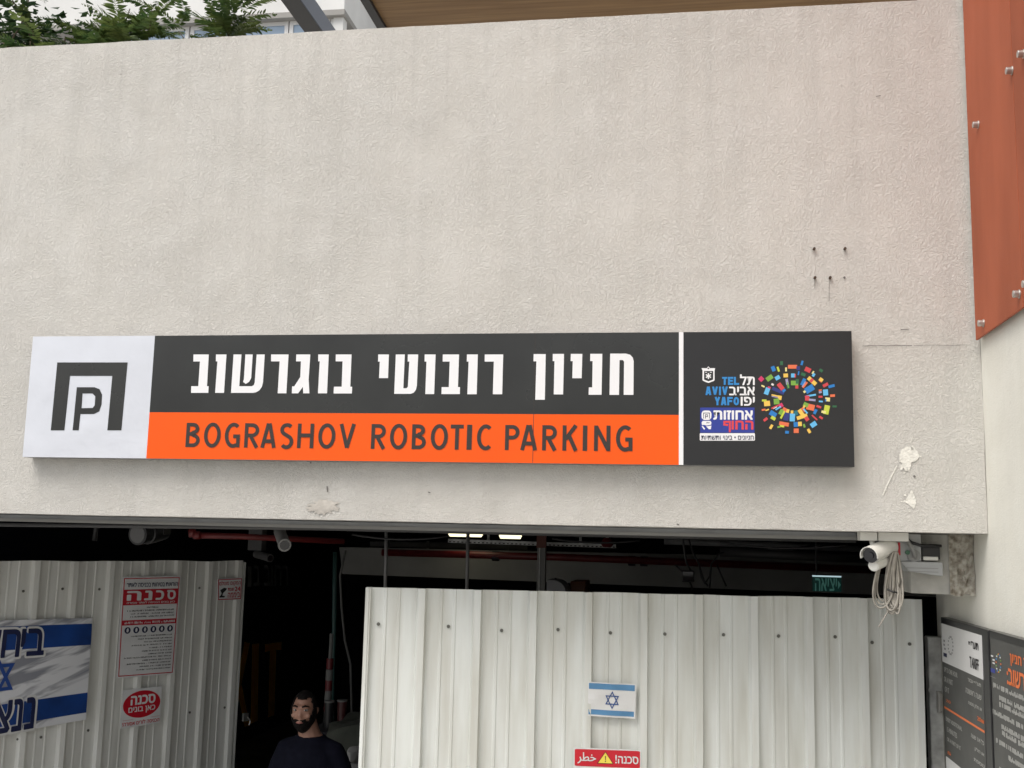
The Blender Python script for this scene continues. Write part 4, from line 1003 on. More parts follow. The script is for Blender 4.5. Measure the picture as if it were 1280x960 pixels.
# bulkhead lamps
def lamp(label, l, r, t_, b_, y):
    A = C(l, (t_+b_)/2, y); B = C(r, (t_+b_)/2, y); c = (A+B)/2; wd = (B.x-A.x)/2; z1 = CZ-.01; z0 = C((l+r)/2, b_, y).z
    th = thing('bulkhead_lamp', label, 'lamp', (c.x, y, CZ), 'lit bulkhead lamps under the ceiling')
    mb = MB(); zz = C((l+r)/2, t_, y).z
    mb.rings([((c.x, y, zz), (wd, 0, 0), (0, .09, 0)), ((c.x, y, (zz+z0)/2), (wd*.97, 0, 0), (0, .085, 0)), ((c.x, y, z0), (wd*.86, 0, 0), (0, .06, 0))], 20)
    part('diffuser', mb, M['lampglow'], th, auto=50)
    part('housing', MB().rings([((c.x, y, CZ-.002), (wd*.9, 0, 0), (0, .08, 0)), ((c.x, y, zz+.001), (wd*1.06, 0, 0), (0, .10, 0))], 20), M['darkmetal'], th, auto=50)
lamp('larger lit bulkhead lamp left of the pair under the garage ceiling', 559, 605, 662.5, 671, 4.0)
lamp('smaller lit bulkhead lamp right of the pair under the garage ceiling', 623.5, 652.5, 667, 673.5, 8.0)

trk = thing('shutter_track', 'grey steel shutter track along the underside behind the stucco wall foot', 'track', (-1, .3, CZ))
tz0 = (onY(420, 660, .27).z+onY(820, 668.5, .27).z)/2
part('track_box', MB().box(-5.0, .80, .262, .40, tz0, CZ-.001), mat('grey_track_paint', (.30, .31, .32), .5, .2, var=.2, vscale=5), trk, bevel=.004)
part('track_lip', MB().box(-5.0, .80, .256, .2615, tz0-.004, tz0+.012), M['dimplastic'], trk)
# pipes, rods, trays
def pipe(name, label, pts, r, m, cat='pipe', group=None, extra=None):
    mb = MB().tube(pts, r, 12)
    if extra: extra(mb)
    return solo(name, mb, m, label, cat, group, smooth=True)
pl = thing('sprinkler_pipe', 'short red sprinkler pipe with elbow under the ceiling at left', 'pipe', tuple(C(300, 672, 1.0)))
part('pipe_run', MB().tube([C(241, 669, 1.0), C(300, 670.5, 1.1), C(430, 677, 1.4)], .018, 12).tube([C(240, 661, 1.0), C(241, 671, 1.0)], .023, 12).tube([C(243, 669.2, 1.0), C(250, 669.3, 1.0)], .023, 12), M['redpipe'], pl, smooth=True)
part('sprinkler_head', MB().tube([C(241, 655.5, 1.0), C(241, 661, 1.0)], [.011, .006], 10), M['bright'], pl)
fm = thing('fire_main', 'long dark red fire main running across the garage in front of grey beam', 'pipe', tuple(C(800, 700, 4.0)))
part('pipe_run', MB().tube([C(478, 690.5, 4.1), C(700, 696.5, 4.0), C(1120, 713.5, 3.9)], .030, 14), M['redpipe'], fm, smooth=True)
for px in (620, 790, 805): 
    c = C(px, 690+(px-478)*.0355, 4.05); part('pipe_coupling', MB().tube([c+Vector((-.03, 0, .001)), c+Vector((.03, 0, -.001))], .042, 14), M['darkmetal'], fm, auto=40)
for i, (px, t_, b_, yy, lb_) in enumerate(((483, 658, 742, 1.4, 'thin steel hanger rod left of the larger lit lamp'), (585, 664, 744, 1.4, 'thin steel hanger rod passing the larger lit lamp'))):
    a = C(px, t_, yy); b = C(px-1.5, b_, yy); pipe('hanger_rod', lb_, [(a.x, yy, CZ-.002), tuple(b)], .0105, mat('grey_rod_steel', (.20, .20, .20), .5, .3), 'rod', 'hanger rods')
tray = thing('cable_tray', 'perforated steel cable tray under the ceiling right of the lamps', 'cable tray', tuple(C(650, 680, 3.6)))
a = C(560, 677, 3.6); b = C(770, 684, 3.6); tr = MB()
tr.hexa([a+Vector((0, 0, .022)), b+Vector((0, 0, .022)), b+Vector((0, 0, -.008)), a+Vector((0, 0, -.008))], [p+Vector((0, .012, 0)) for p in (a+Vector((0, 0, .022)), b+Vector((0, 0, .022)), b+Vector((0, 0, -.008)), a+Vector((0, 0, -.008)))])
tr.hexa([a+Vector((0, .012, -.008)), b+Vector((0, .012, -.008)), b+Vector((0, .30, -.008)), a+Vector((0, .30, -.008))], [p+Vector((0, 0, .006)) for p in (a+Vector((0, .012, -.008)), b+Vector((0, .012, -.008)), b+Vector((0, .30, -.008)), a+Vector((0, .30, -.008)))])
part('tray_channel', tr, M['galv'], tray)
hm = MB()
for k in range(40):
    c = a.lerp(b, (k+.5)/40); hm.box(c.x-.008, c.x+.008, c.y-.002, c.y-.0005, c.z-.004, c.z+.004)
part('perforations', hm, M['black'], tray)
part('tray_hanger', MB().box(a.x+.3, a.x+.32, a.y+.1, a.y+.12, a.z, CZ-.002).box(b.x-.3, b.x-.28, b.y+.1, b.y+.12, b.z, CZ-.002), M['galv'], tray)
sv = thing('sprinkler_valve', 'small round red sprinkler valve under the ceiling right of pillar', 'sprinkler', tuple(C(759, 678, 3.0)))
c = C(759, 678.5, 3.0); part('valve_body', MB().rings([(c+Z*.035, (.022, 0, 0), (0, .022, 0)), (c+Z*.02, (.036, 0, 0), (0, .036, 0)), (c-Z*.01, (.046, 0, 0), (0, .046, 0)), (c-Z*.032, (.03, 0, 0), (0, .03, 0))], 18), M['redpaint'], sv, auto=40)
part('drop_pipe', MB().tube([c+Z*.034, (c.x, c.y, CZ-.002)], .012, 10), M['bright'], sv)
gb = thing('cross_beam', 'dull grey concrete cross beam inside the dark garage above the fence', 'beam', tuple(C(800, 735, 4.3)))
tl, tr_, br, bl = C(424, 684, 4.4), C(1182, 700, 4.4), C(1182, 747, 4.4), C(428, 717.5, 4.4)
part('beam_face', MB().hexa([tl, tr_, br, bl], [p+Vector((0, .3, 0)) for p in (tl, tr_, br, bl)]), M['duct'], gb)
pr = thing('steel_pillar', 'narrow grey steel pillar with rusty bracket behind the cream fence', 'pillar', tuple(C(676, 760, 3.4)))
a = C(671.5, 690, 3.4); b = C(682, 690, 3.4); part('shaft', MB().box(a.x, b.x, 3.4, 3.46, GZ, CZ-.002), mat('dull_grey_steel', (.20, .20, .19), .6), pr, bevel=.004)
part('edge_flange', MB().box(a.x+.018, a.x+.024, 3.39, 3.3995, GZ, CZ-.003), M['galv'], pr)
a2 = C(671, 668, 3.36); b2 = C(682.5, 685, 3.36); part('rusty_bracket', MB().box(a2.x, b2.x, 3.355, 3.389, b2.z, CZ-.003), mat('dull_red_primer', (.14, .05, .035), .7), pr)
mh = thing('machine_housing', 'rounded grey machine housing just above the fence beside the steel pillar', 'machine', tuple(C(694, 738, 2.6)))
c = C(692, 741, 2.6); mb = MB(); r_ = .088
L = [Vector((c.x-.05, 2.6, GZ)), Vector((c.x+r_, 2.6, GZ))]+[Vector((c.x+r_*cos(t), 2.6, c.z+r_*sin(t))) for t in [radians(10*i) for i in range(0, 10)]]+[Vector((c.x-.05, 2.6, c.z+r_))]
mb.prism(L, (0, .3, 0)); part('shell', mb, mat('machine_grey', (.20, .20, .21), .5), mh, bevel=.006)
part('lifting_eye', MB().tube([(c.x, 2.7, c.z+r_), (c.x, 2.7, c.z+r_+.012)], .008, 8), M['darkmetal'], mh)
oc = thing('orange_cabinet', 'dark orange cabinet top beside the rounded machine housing', 'cabinet', tuple(C(722, 740, 2.9)))
a = C(713, 726.5, 2.9); b = C(731.5, 740, 2.9); part('cabinet_body', MB().box(a.x, b.x, 2.9, 3.3, GZ, a.z), mat('dull_orange', (.16, .055, .018), .6), oc, bevel=.006)
part('cabinet_door', MB().box(a.x+.01, b.x-.01, 2.892, 2.899, GZ+.1, a.z-.03), mat('dull_orange_door', (.14, .045, .015), .5), oc)

# floodlight with loose cables
fd_t = thing('floodlight', 'small black floodlight hanging by its yoke in front of the cross beam', 'floodlight', tuple(C(860, 720, 2.2)))
a = C(852, 713, 2.2); b = C(868, 728, 2.2)
part('housing', MB().box(a.x, b.x, 2.2, 2.28, b.z, a.z), M['black'], fd_t, bevel=.006)
part('front_glass', MB().box(a.x+.008, b.x-.008, 2.195, 2.1995, b.z+.008, a.z-.008), M['lens'], fd_t)
part('yoke', MB().tube([C(844, 706, 2.2), C(853, 715, 2.2)], .006, 8).tube([C(858, 704, 2.24), C(864, 714, 2.24)], .006, 8).tube([C(858, 704, 2.24), (C(852, 700, 2.24).x, 2.24, CZ-.002)], .008, 8), M['black'], fd_t)
lc = MB()
for P in ([(860, 671), (866, 690), (874, 706), (880, 726), (885, 733)], [(874, 706), (877, 722), (881, 730), (887, 720), (889, 705), (899, 692), (905, 690)], [(896, 706), (902, 720), (908, 733)], [(889, 705), (887, 735)], [(960, 686), (985, 688), (1005, 684), (1021, 681)], [(862, 727), (866, 737)]):
    lc.tube([C(x, y, 2.25) for x, y in P], .006, 7)
solo('loose_cable', lc, M['black'], 'loose black cables looping below the ceiling beside the floodlight', 'cable', smooth=True)
# exit sign
ex = thing('exit_sign', 'dim green exit sign with Hebrew word hanging above the right fence', 'sign', tuple(C(1034, 740, 2.0)))
a = C(1016, 720, 2.0); b = C(1052, 740, 2.0); part('face', MB().box(a.x, b.x, 2.0, 2.03, b.z, a.z-.004), M['exitgreen'], ex, bevel=.002)
part('top_edge', MB().box(a.x, b.x, 1.998, 2.032, a.z-.0038, a.z+.004), M['exitedge'], ex)
m_ = MB(); text_into(m_, heb('יציאה'), lambda u, v: C(1019+27*u, 738.5-15.5*v, 1.997), .02)
m_.poly([(1051, 731), (1047.5, 725.5), (1047.5, 736.5)], lambda x, y: C(x, y, 1.998)); part('lettering', m_, M['exitwhite'], ex, fix=False)
part('hanger', MB().tube([(C(1021, 720, 2.0).x, 2.015, a.z), (C(1021, 720, 2.0).x, 2.015, CZ-.002)], .006, 8), M['black'], ex)
# conduits along the ceiling edge
pipe('ceiling_conduit', 'thin grey conduit along the ceiling behind the stucco wall', [C(0, 657, .6)+Vector((-.5, 0, 0)), C(400, 660.5, .7), C(700, 668, .8), C(1070, 676, .9)], .011, mat('conduit_grey', (.10, .10, .10), .5), 'conduit')
pipe('bent_conduit', 'dark bent conduit under the ceiling left of the spotlight', [C(118, 676, 1.6), C(120, 660, 1.6), C(126, 656, 1.6), C(192, 656, 1.6)], .017, M['black'], 'conduit')
M['dimgrey'] = mat('dim_grey_paint', (.14, .14, .14), .6, var=.3, vscale=5)
pipe('water_pipe', 'dim grey water pipe crossing under the ceiling left of the exit sign', [C(830, 677, 3.0), C(950, 681, 3.0), C(1110, 688, 3.0)], .022, M['dimgrey'])
pipe('drain_pipe', 'thick dim drain pipe running into the dark above the red fire main', [C(900, 690, 3.4), C(1120, 700, 3.3)], .036, mat('dim_black_pipe', (.05, .05, .05), .5))
dct = thing('air_duct', 'dull square air duct hanging in the dark above the cream fence left part', 'duct', tuple(C(540, 700, 5.2)))
a = C(462, 676, 5.2); b = C(660, 688, 5.2); part('duct_body', MB().box(a.x, b.x, 5.2, 5.7, b.z, a.z), mat('dull_duct_steel', (.16, .16, .16), .5, .4, var=.3, vscale=4), dct, bevel=.01)
for k in range(4):
    x = a.x+(b.x-a.x)*(k+.5)/4; part('duct_flange', MB().box(x-.012, x+.012, 5.18, 5.199, b.z-.012, a.z+.012), M['dimgrey'], dct)
for k_, (x0, x1, y_, sag, lb_) in enumerate(((440, 560, .9, 5, 'slack black cable under the ceiling left of the lamps'), (690, 800, 1.1, 4, 'slack black cable under the ceiling right of the pillar'), (900, 1060, 1.0, 6, 'slack black cable under the ceiling near the security camera'))):
    pts = []
    for i in range(9):
        t = i/8; pts.append(C(x0+(x1-x0)*t, 664+(x0+(x1-x0)*t-440)*.021+4+sag*4*t*(1-t), y_))
    pipe('slack_cable', lb_, pts, .006, M['black'], 'cable', 'slack cables under the ceiling')
cbx = MB(); 
for l, r in ((534, 548), ):
    a = C(l, 659, .8); b = C(r, 666, .8); cbx.box(a.x, b.x, .78, .86, b.z, CZ-.001)
solo('ceiling_box', cbx, M['dimplastic'], 'small grey junction box under the ceiling left of the larger lamp', 'junction box', bevel=.004)

# things in the gap behind the man
hs_ = MB().tube([C(419, 690, 3.4), C(418, 740, 3.4), C(417.5, 790, 3.4), C(416, 830, 3.4), C(415, 905, 3.4)], .018, 10)
solo('teal_hose', hs_, M['teal'], 'dark teal hose hanging in the gap between gate and fence', 'hose', smooth=True)
hs_ = MB().tube([C(432, 688, 3.3), C(425, 720, 3.3), C(427, 760, 3.3), C(431, 800, 3.3), C(438, 830, 3.3), C(440, 900, 3.3)], .009, 9)
solo('grey_hose', hs_, M['gapgrey'], 'thin grey hose hanging beside the teal hose', 'hose', smooth=True)
bp_ = thing('barrier_post', 'leaning red and white striped barrier post in the dark gap', 'post', tuple(C(409, 890, 2.9)))
def seg_post(y0, y1, m, nm):
    a = C(414.5-(y0-792)*.055, y0, 2.9); b = C(414.5-(y1-792)*.055, y1, 2.9); part(nm, MB().tube([a, b], .026 if nm != 'tube' else .014, 14), m, bp_, auto=40)
seg_post(792, 823, M['gapgrey'], 'tube')
for i, y0 in enumerate((823, 837, 850.5, 863, 876)): seg_post(y0, y0+13.3, M['redpaint'] if i % 2 == 0 else M['gapgrey'], 'red_band' if i % 2 == 0 else 'white_band')
gz_ = C(409, 889, 2.9); part('post_foot', MB().tube([gz_, (gz_.x-.03, 2.9, GZ+.01)], .026, 12).box(gz_.x-.2, gz_.x+.14, 2.75, 3.05, GZ+.006, GZ+.05), M['black'], bp_)
def bucket(label, px, py, y, m):
    c = C(px, py, y); r_ = .036*1.0; r_ = 6.3*(y+5)/F
    th = thing('lidded_bucket', label, 'bucket', (c.x, y, c.z-.18), 'buckets behind the man')
    part('tub', MB().rings([((c.x, y, c.z-.18), (r_*.8, 0, 0), (0, r_*.8, 0)), ((c.x, y, c.z-.006), (r_, 0, 0), (0, r_, 0))], 20), m, th, auto=40)
    part('lid', MB().rings([((c.x, y, c.z-.005), (r_*1.06, 0, 0), (0, r_*1.06, 0)), ((c.x, y, c.z+.006), (r_*1.04, 0, 0), (0, r_*1.04, 0))], 20), M['gapgrey'], th, auto=40)
    return c
c1 = bucket('black tub with pale lid at the foot of the striped post', 412, 877, 2.6, M['black'])
c2 = bucket('maroon tub with pale lid beside the black tub', 428, 876, 2.65, M['bucket'])
zz = min(c1.z, c2.z)-.18
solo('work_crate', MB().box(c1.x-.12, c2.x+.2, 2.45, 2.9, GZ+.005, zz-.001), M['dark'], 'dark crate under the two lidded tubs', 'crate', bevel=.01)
tp = MB(); a = C(419, 908, 2.1); b = C(449, 900, 2.1); n1, n2 = 14, 10
for j in range(n2+1):
    for i in range(n1+1):
        u, v = i/n1, j/n2; p = Vector((a.x-.05+(b.x-a.x+.4)*u, 2.0+.6*v, a.z-.02+.12*u))
        if j == 0: p.z = GZ+.005
        tp.v.append(tuple(p+noise.noise_vector(p*6)*.05*(j > 0)))
for j in range(n2):
    for i in range(n1): tp.f.append((j*(n1+1)+i, j*(n1+1)+i+1, (j+1)*(n1+1)+i+1, (j+1)*(n1+1)+i)); tp.m.append(0)
solo('tarpaulin', tp, M['tarp'], 'crumpled grey green tarpaulin behind the fence edge', 'tarpaulin', smooth=True)
def bag(label, l, t_, r, b_, y):
    a = C(l, t_, y); b = C(r, b_, y); mb = MB(); cx = (a.x+b.x)/2; cz = (a.z+b.z)/2; w2 = (b.x-a.x)/2; h2 = (a.z-b.z)/2
    mb.rings([((cx, y+.0, cz-h2), (w2*.9, 0, 0), (0, .07, 0)), ((cx, y, cz-h2*.7), (w2, 0, 0), (0, .10, 0)), ((cx, y, cz+h2*.7), (w2, 0, 0), (0, .10, 0)), ((cx, y, cz+h2), (w2*.88, 0, 0), (0, .06, 0))], 16)
    return solo('cement_bag', mb, M['bag'], label, 'bag', 'paper bags by the fence edge', auto=50)
bag('pale paper bag standing above another by the fence edge', 436, 934, 452, 950, 1.7); bag('pale paper bag lowest by the fence edge', 436, 954, 455, 985, 1.66)
gr = MB()
y0_, y1_ = 2.2, 6.5
for i in range(34): gr.box(-4.6+i*.07, -4.6+i*.07+.012, y0_, y1_, GZ+.006, GZ+.03)
for i in range(44): gr.box(-4.6, -2.25, y0_+i*.1, y0_+i*.1+.012, GZ+.0305, GZ+.036)
solo('floor_grating', gr, M['olive'], 'olive yellow steel grating on the garage floor behind the man', 'grating')

# ==================================================================  THE MAN
HT = 1.655
hp = onY(390, 862.5, 1.05); MX, MY = hp.x, 1.05
man = thing('person', 'bearded man in dark navy T-shirt standing in the gap looking out', 'person', (MX, MY, GZ+.006))
HS = (hp.z-GZ-.006)/HT                                     # real stature from the ground to his crown
print('man height', HS*HT)
def W(x, y, z): return Vector((MX, MY, GZ+.006))+Vector((x, y, z))*HS
hy = radians(3); HC = Vector((-.026, -.034, 1.545))
def Hd(x, y, z):
    x, y, z = x*.87, y*.88, z*.86
    return HC+Vector((x*cos(hy)-y*sin(hy), x*sin(hy)+y*cos(hy), z))      # head-local: -y is the face
def rg(c, rx, ry, yaw=0.0): return (W(*c), Vector((cos(yaw), sin(yaw), 0))*rx*HS, Vector((-sin(yaw), cos(yaw), 0))*ry*HS)
def remesh(mb, vox, smooth_it=6):
    me = bpy.data.meshes.new('tmp'); me.from_pydata([tuple(v) for v in mb.v], [], mb.f); me.update()
    b = bmesh.new(); b.from_mesh(me); bmesh.ops.recalc_face_normals(b, faces=b.faces); b.to_mesh(me); b.free()
    o = bpy.data.objects.new('tmp', me); COL.objects.link(o)
    r = o.modifiers.new('r', 'REMESH'); r.mode = 'VOXEL'; r.voxel_size = vox
    if smooth_it: s_ = o.modifiers.new('s', 'SMOOTH'); s_.factor = .5; s_.iterations = smooth_it
    bpy.context.view_layer.update(); ev = o.evaluated_get(bpy.context.evaluated_depsgraph_get()); m2 = ev.to_mesh()
    out = MB(); out.v = [tuple(v.co) for v in m2.vertices]; out.f = [tuple(p.vertices) for p in m2.polygons]; out.m = [0]*len(out.f)
    ev.to_mesh_clear(); bpy.data.objects.remove(o); bpy.data.meshes.remove(me); return out
HX, HYR = .074, .094
def headshape(a, t):
    """unit direction angles -> head-local point: cranium with a narrower jaw"""
    x, y, z = cos(a)*sin(t), sin(a)*sin(t), cos(t)
    px, py, pz = x*HX, y*HYR, z*.118
    if z < 0: k = 1-.24*(-z)**1.3; px *= k; py = py*(1-.12*(-z)) - .012*(-z)
    if y < -.3 and z < .35: py -= .004
    return px, py, pz
body = MB(); rows = 22; seg = 28; base = 0
for k in range(rows+1):
    t = pi*k/rows; t = min(max(t, .06), pi-.06)
    for j in range(seg): body.v.append(tuple(W(*Hd(*headshape(2*pi*j/seg, t)))))
for k in range(rows):
    for j in range(seg): body.f.append((k*seg+j, k*seg+(j+1) % seg, (k+1)*seg+(j+1) % seg, (k+1)*seg+j)); body.m.append(0)
body.f.append(tuple(range(seg))); body.f.append(tuple(rows*seg+j for j in reversed(range(seg)))); body.m += [0, 0]
def bt(pts, rr, mb=None, s_=12): (mb or body).tube([W(*p) for p in pts], [r*HS for r in rr], s_)
hd_ = lambda *p: tuple(Hd(*p))
bt([hd_(0, -.086, .030), hd_(0, -.094, .006), hd_(0, -.102, -.014), hd_(0, -.092, -.026)], [.007, .009, .012, .009])
bt([hd_(-.014, -.098, -.022), hd_(.014, -.098, -.022)], [.009, .009])
bt([hd_(-.052, -.074, .034), hd_(-.026, -.092, .040), hd_(0, -.096, .036), hd_(.026, -.092, .040), hd_(.052, -.074, .034)], [.009, .011, .009, .011, .009])
bt([hd_(-.054, -.066, -.014), hd_(-.038, -.080, -.022)], [.014, .012]); bt([hd_(.054, -.066, -.014), hd_(.038, -.080, -.022)], [.014, .012])
bt([hd_(-.018, -.092, -.052), hd_(0, -.098, -.052), hd_(.018, -.092, -.052)], [.009, .012, .009]); bt([hd_(-.013, -.060, -.094), hd_(.013, -.060, -.094)], [.014, .014])
for s_ in (-1, 1): body.rings([(W(*hd_(s_*.072, .010, .030)), Vector((0, .008, 0))*HS, Vector((.004, 0, 0))*HS), (W(*hd_(s_*.082, .012, .020)), Vector((0, .017, 0))*HS, Vector((.007, 0, 0))*HS), (W(*hd_(s_*.081, .010, -.002)), Vector((0, .015, 0))*HS, Vector((.007, 0, 0))*HS), (W(*hd_(s_*.074, .004, -.026)), Vector((0, .007, 0))*HS, Vector((.005, 0, 0))*HS)], 10)
bt([(0, .015, 1.39), (-.012, .005, 1.44), (-.024, -.010, 1.50)], [.066, .058, .056])
TORSO = [((0, .02, .86), .155, .105), ((0, .02, .95), .15, .10), ((0, .015, 1.05), .148, .10), ((0, .01, 1.18), .150, .112), ((0, .012, 1.28), .152, .112), ((0, .018, 1.345), .132, .088), ((0, .02, 1.39), .088, .062), ((0, .015, 1.42), .06, .052)]
body.rings([rg(c, a, b) for c, a, b in TORSO], 20)
ARM = {1: [(.140, .02, 1.325), (.182, .03, 1.20), (.206, .035, 1.06), (.222, .0, .95), (.232, -.05, .835)], -1: [(-.140, .02, 1.325), (-.178, .03, 1.20), (-.196, .04, 1.06), (-.205, .01, .95), (-.21, -.03, .83)]}
for s_ in (1, -1):
    bt(ARM[s_], [.052, .046, .038, .036, .026])
    h = Vector(ARM[s_][-1]); d = (h-Vector(ARM[s_][-2])).normalized(); fw = Vector((0, -1, 0)); fw = (fw-d*fw.dot(d)).normalized(); sd2 = d.cross(fw)
    bt([tuple(h-d*.01), tuple(h+d*.04), tuple(h+d*.085)], [.026, .033, .030])
    for i, (o_, ln) in enumerate(((-.030, .062), (-.010, .075), (.010, .070), (.029, .054))):
        b0_ = h+d*.082+fw*-o_; cu = -sd2*s_*.0
        bt([tuple(b0_-d*.02), tuple(b0_+d*ln*.45), tuple(b0_+d*ln*.8+Vector((-s_*.010, 0, 0))), tuple(b0_+d*ln+Vector((-s_*.022, 0, 0)))], [.0088, .0088, .008, .006], s_=9)
    tb_ = h+d*.025+fw*.022; bt([tuple(tb_), tuple(tb_+fw*.026+d*.03), tuple(tb_+fw*.030+d*.062+Vector((-s_*.008, 0, 0)))], [.013, .011, .008], s_=9)
LEG = {s_: [(s_*.085, .02, .88), (s_*.095, .01, .70), (s_*.10, .0, .47), (s_*.105, .03, .30), (s_*.11, .04, .09), (s_*.115, -.03, .04)] for s_ in (1, -1)}
for s_ in (1, -1): bt(LEG[s_], [.088, .080, .056, .058, .038, .04])
part('body', remesh(body, .0062, 3), M['skin'], man, smooth=True)
# clothes: shells around the same frame
ts = MB(); ts.rings([rg(c, a+.012, b+.012) for c, a, b in [((0, .02, .88), .158, .108)]+TORSO[1:-1]+[((0, .012, 1.415), .066, .056)]], 24)
for s_ in (1, -1): ts.tube([W(*p) for p in ((s_*.06, .02, 1.36), (s_*.132, .02, 1.322), (s_*.164, .026, 1.25), (s_*.186, .031, 1.19), (s_*.204, .034, 1.09))], [.050*HS, .068*HS, .066*HS, .064*HS, .064*HS], 16)
tsm = remesh(ts, .009, 5)
for i, v in enumerate(tsm.v):
    p = Vector(v); q = noise.noise_vector(Vector((p.x*7, p.y*7, p.z*11)))*.010; tsm.v[i] = tuple(p+q)
part('tshirt', tsm, M['tshirt'], man, smooth=True)
tr_m = MB(); tr_m.rings([rg((0, .02, .93), .163, .112), rg((0, .02, .86), .168, .118), rg((0, .02, .80), .165, .112)], 20)
for s_ in (1, -1): tr_m.tube([W(*p) for p in LEG[s_][:5]], [.098*HS, .09*HS, .072*HS, .07*HS, .062*HS], 16)
part('trousers', remesh(tr_m, .011, 5), M['denim'], man, smooth=True)
for s_ in (1, -1):
    sh = MB(); sh.rings([(W(s_*.112, .10, .035), Vector((.03, 0, 0)), Vector((0, 0, .03))), (W(s_*.113, .05, .045), Vector((.04, 0, 0)), Vector((0, 0, .045))), (W(s_*.116, -.06, .038), Vector((.046, 0, 0)), Vector((0, 0, .036))), (W(s_*.12, -.14, .026), Vector((.04, 0, 0)), Vector((0, 0, .024))), (W(s_*.12, -.175, .02), Vector((.02, 0, 0)), Vector((0, 0, .014)))], 16)
    part('shoe', sh, M['shoe'], man, smooth=True)
def head_shell(cond, k, thick):
    mb = MB(); nr, ns = 30, 44
    for r in range(nr):
        for j in range(ns):
            t0, t1 = max(.05, pi*r/nr), min(pi-.05, pi*(r+1)/nr); a0_, a1_ = 2*pi*j/ns, 2*pi*(j+1)/ns
            mid = headshape((a0_+a1_)/2, (t0+t1)/2)
            if not cond(*mid): continue
            def P(a, t, kk):
                x, y, z = headshape(a, t); n_ = 1+kk/.1
                q = Vector((x*n_, y*n_, z*n_)) + noise.noise_vector(Vector((x, y, z))*60)*.003
                return W(*Hd(*q))
            mb.hexa([P(a0_, t0, k+thick), P(a1_, t0, k+thick), P(a1_, t1, k+thick), P(a0_, t1, k+thick)], [P(a0_, t0, k-.006), P(a1_, t0, k-.006), P(a1_, t1, k-.006), P(a0_, t1, k-.006)])
    return remesh(mb, .0045, 2)
part('hair', head_shell(lambda x, y, z: (z > .078+6*x*x and y < -.02) or (y >= -.02 and z > .034) or (y > .035 and z > -.055) or (abs(x) > .052 and y > -.04 and z > .02), .003, .008), M['hair'], man, smooth=True)
def beardzone(x, y, z):
    ax_ = abs(x)
    top = -.034 if ax_ < .026 else (-.034-(ax_-.026)*1.1 if ax_ < .045 else -.055+(ax_-.045)*3.2)
    return y < .016 and z < top and not (ax_ < .016 and -.064 < z < -.051 and y < -.05)
part('beard', head_shell(beardzone, .006, .008), M['hair'], man, smooth=True)
bw = MB()
for s_ in (-1, 1): bt([hd_(s_*.014, -.105, .040), hd_(s_*.034, -.101, .047), hd_(s_*.054, -.082, .040)], [.0045, .0052, .003], bw, 8)
part('eyebrows', bw, M['hair'], man, smooth=True)
for s_ in (-1, 1):
    c = Hd(s_*.032, -.083, .020); e_ = MB(); e_.ball(W(*c), .0135*HS, .011*HS, .0075*HS, 12, 8)
    eo = part('eye', e_, M['eye'], man, smooth=True)
    i_ = MB(); i_.ball(W(*Hd(s_*.032+.002, -.0915, .020)), .0062*HS, .004*HS, .0062*HS, 10, 6); part('iris', i_, M['iris'], eo, smooth=True)
lp = MB(); bt([hd_(-.022, -.096, -.057), hd_(0, -.106, -.056), hd_(.022, -.096, -.057)], [.003, .0062, .003], lp, 8); part('lips', lp, M['lip'], man, smooth=True)

# ==================================================================  ABOVE THE WALL
ts_z = 6.0
Xs = onZ(464, 18, ts_z).x; ys = onZ(464, -40, ts_z).y
sf = thing('timber_soffit', 'brown timber boarded soffit of the upper floor above the stucco wall', 'soffit', (0, 6, ts_z))
part('timber_boards', MB().box(Xs+.06, XR+.29, ys, 9.0, ts_z, ts_z+.05), M['wood'], sf)
part('edge_fascia', MB().box(Xs, Xs+.06, ys, 9.0, ts_z-.03, ts_z+.35), M['darkmetal'], sf)
zb2 = 6.3
X1 = onZ(365.7, 20, zb2).x; X2 = onZ(389, 20, zb2).x; z2 = onX(408, 20, X2).z
bm_t = thing('pergola_beam', 'grey steel pergola beam rising behind the top of the stucco wall', 'beam', (X1, 4, zb2))
part('shaded_underside', MB().box(X1, X2, onZ(350, -60, zb2).y, 9.5, zb2, zb2+.012), M['darkmetal'], bm_t)  # shade of the beam's underside put into a dark metal colour
zt3 = zb2+abs(onX(408, 20, X2).z-zb2)
part('web', MB().box(X1+.004, X2-.002, onZ(350, -60, zb2).y, 9.5, zb2+.0125, max(zb2+.12, zt3)), M['beam'], bm_t)
print('beam', X1, X2, z2, 'soffit', Xs, ys)
struct('bounce_terrace_floor', MB().box(-9.0, XR+.29, .26, 14.0, CZ+.241, CZ+.30), mat('pale_bounce_tiles', (.52, .50, .46), .8))  # unseen pale floor, added to bounce light up onto the timber soffit
solo('terrace_planter', MB().box(-6.0, -1.5, .30, 2.6, CZ+.305, 4.2), M['soil'], 'dark soil planter behind the left part of the wall top', 'planter')

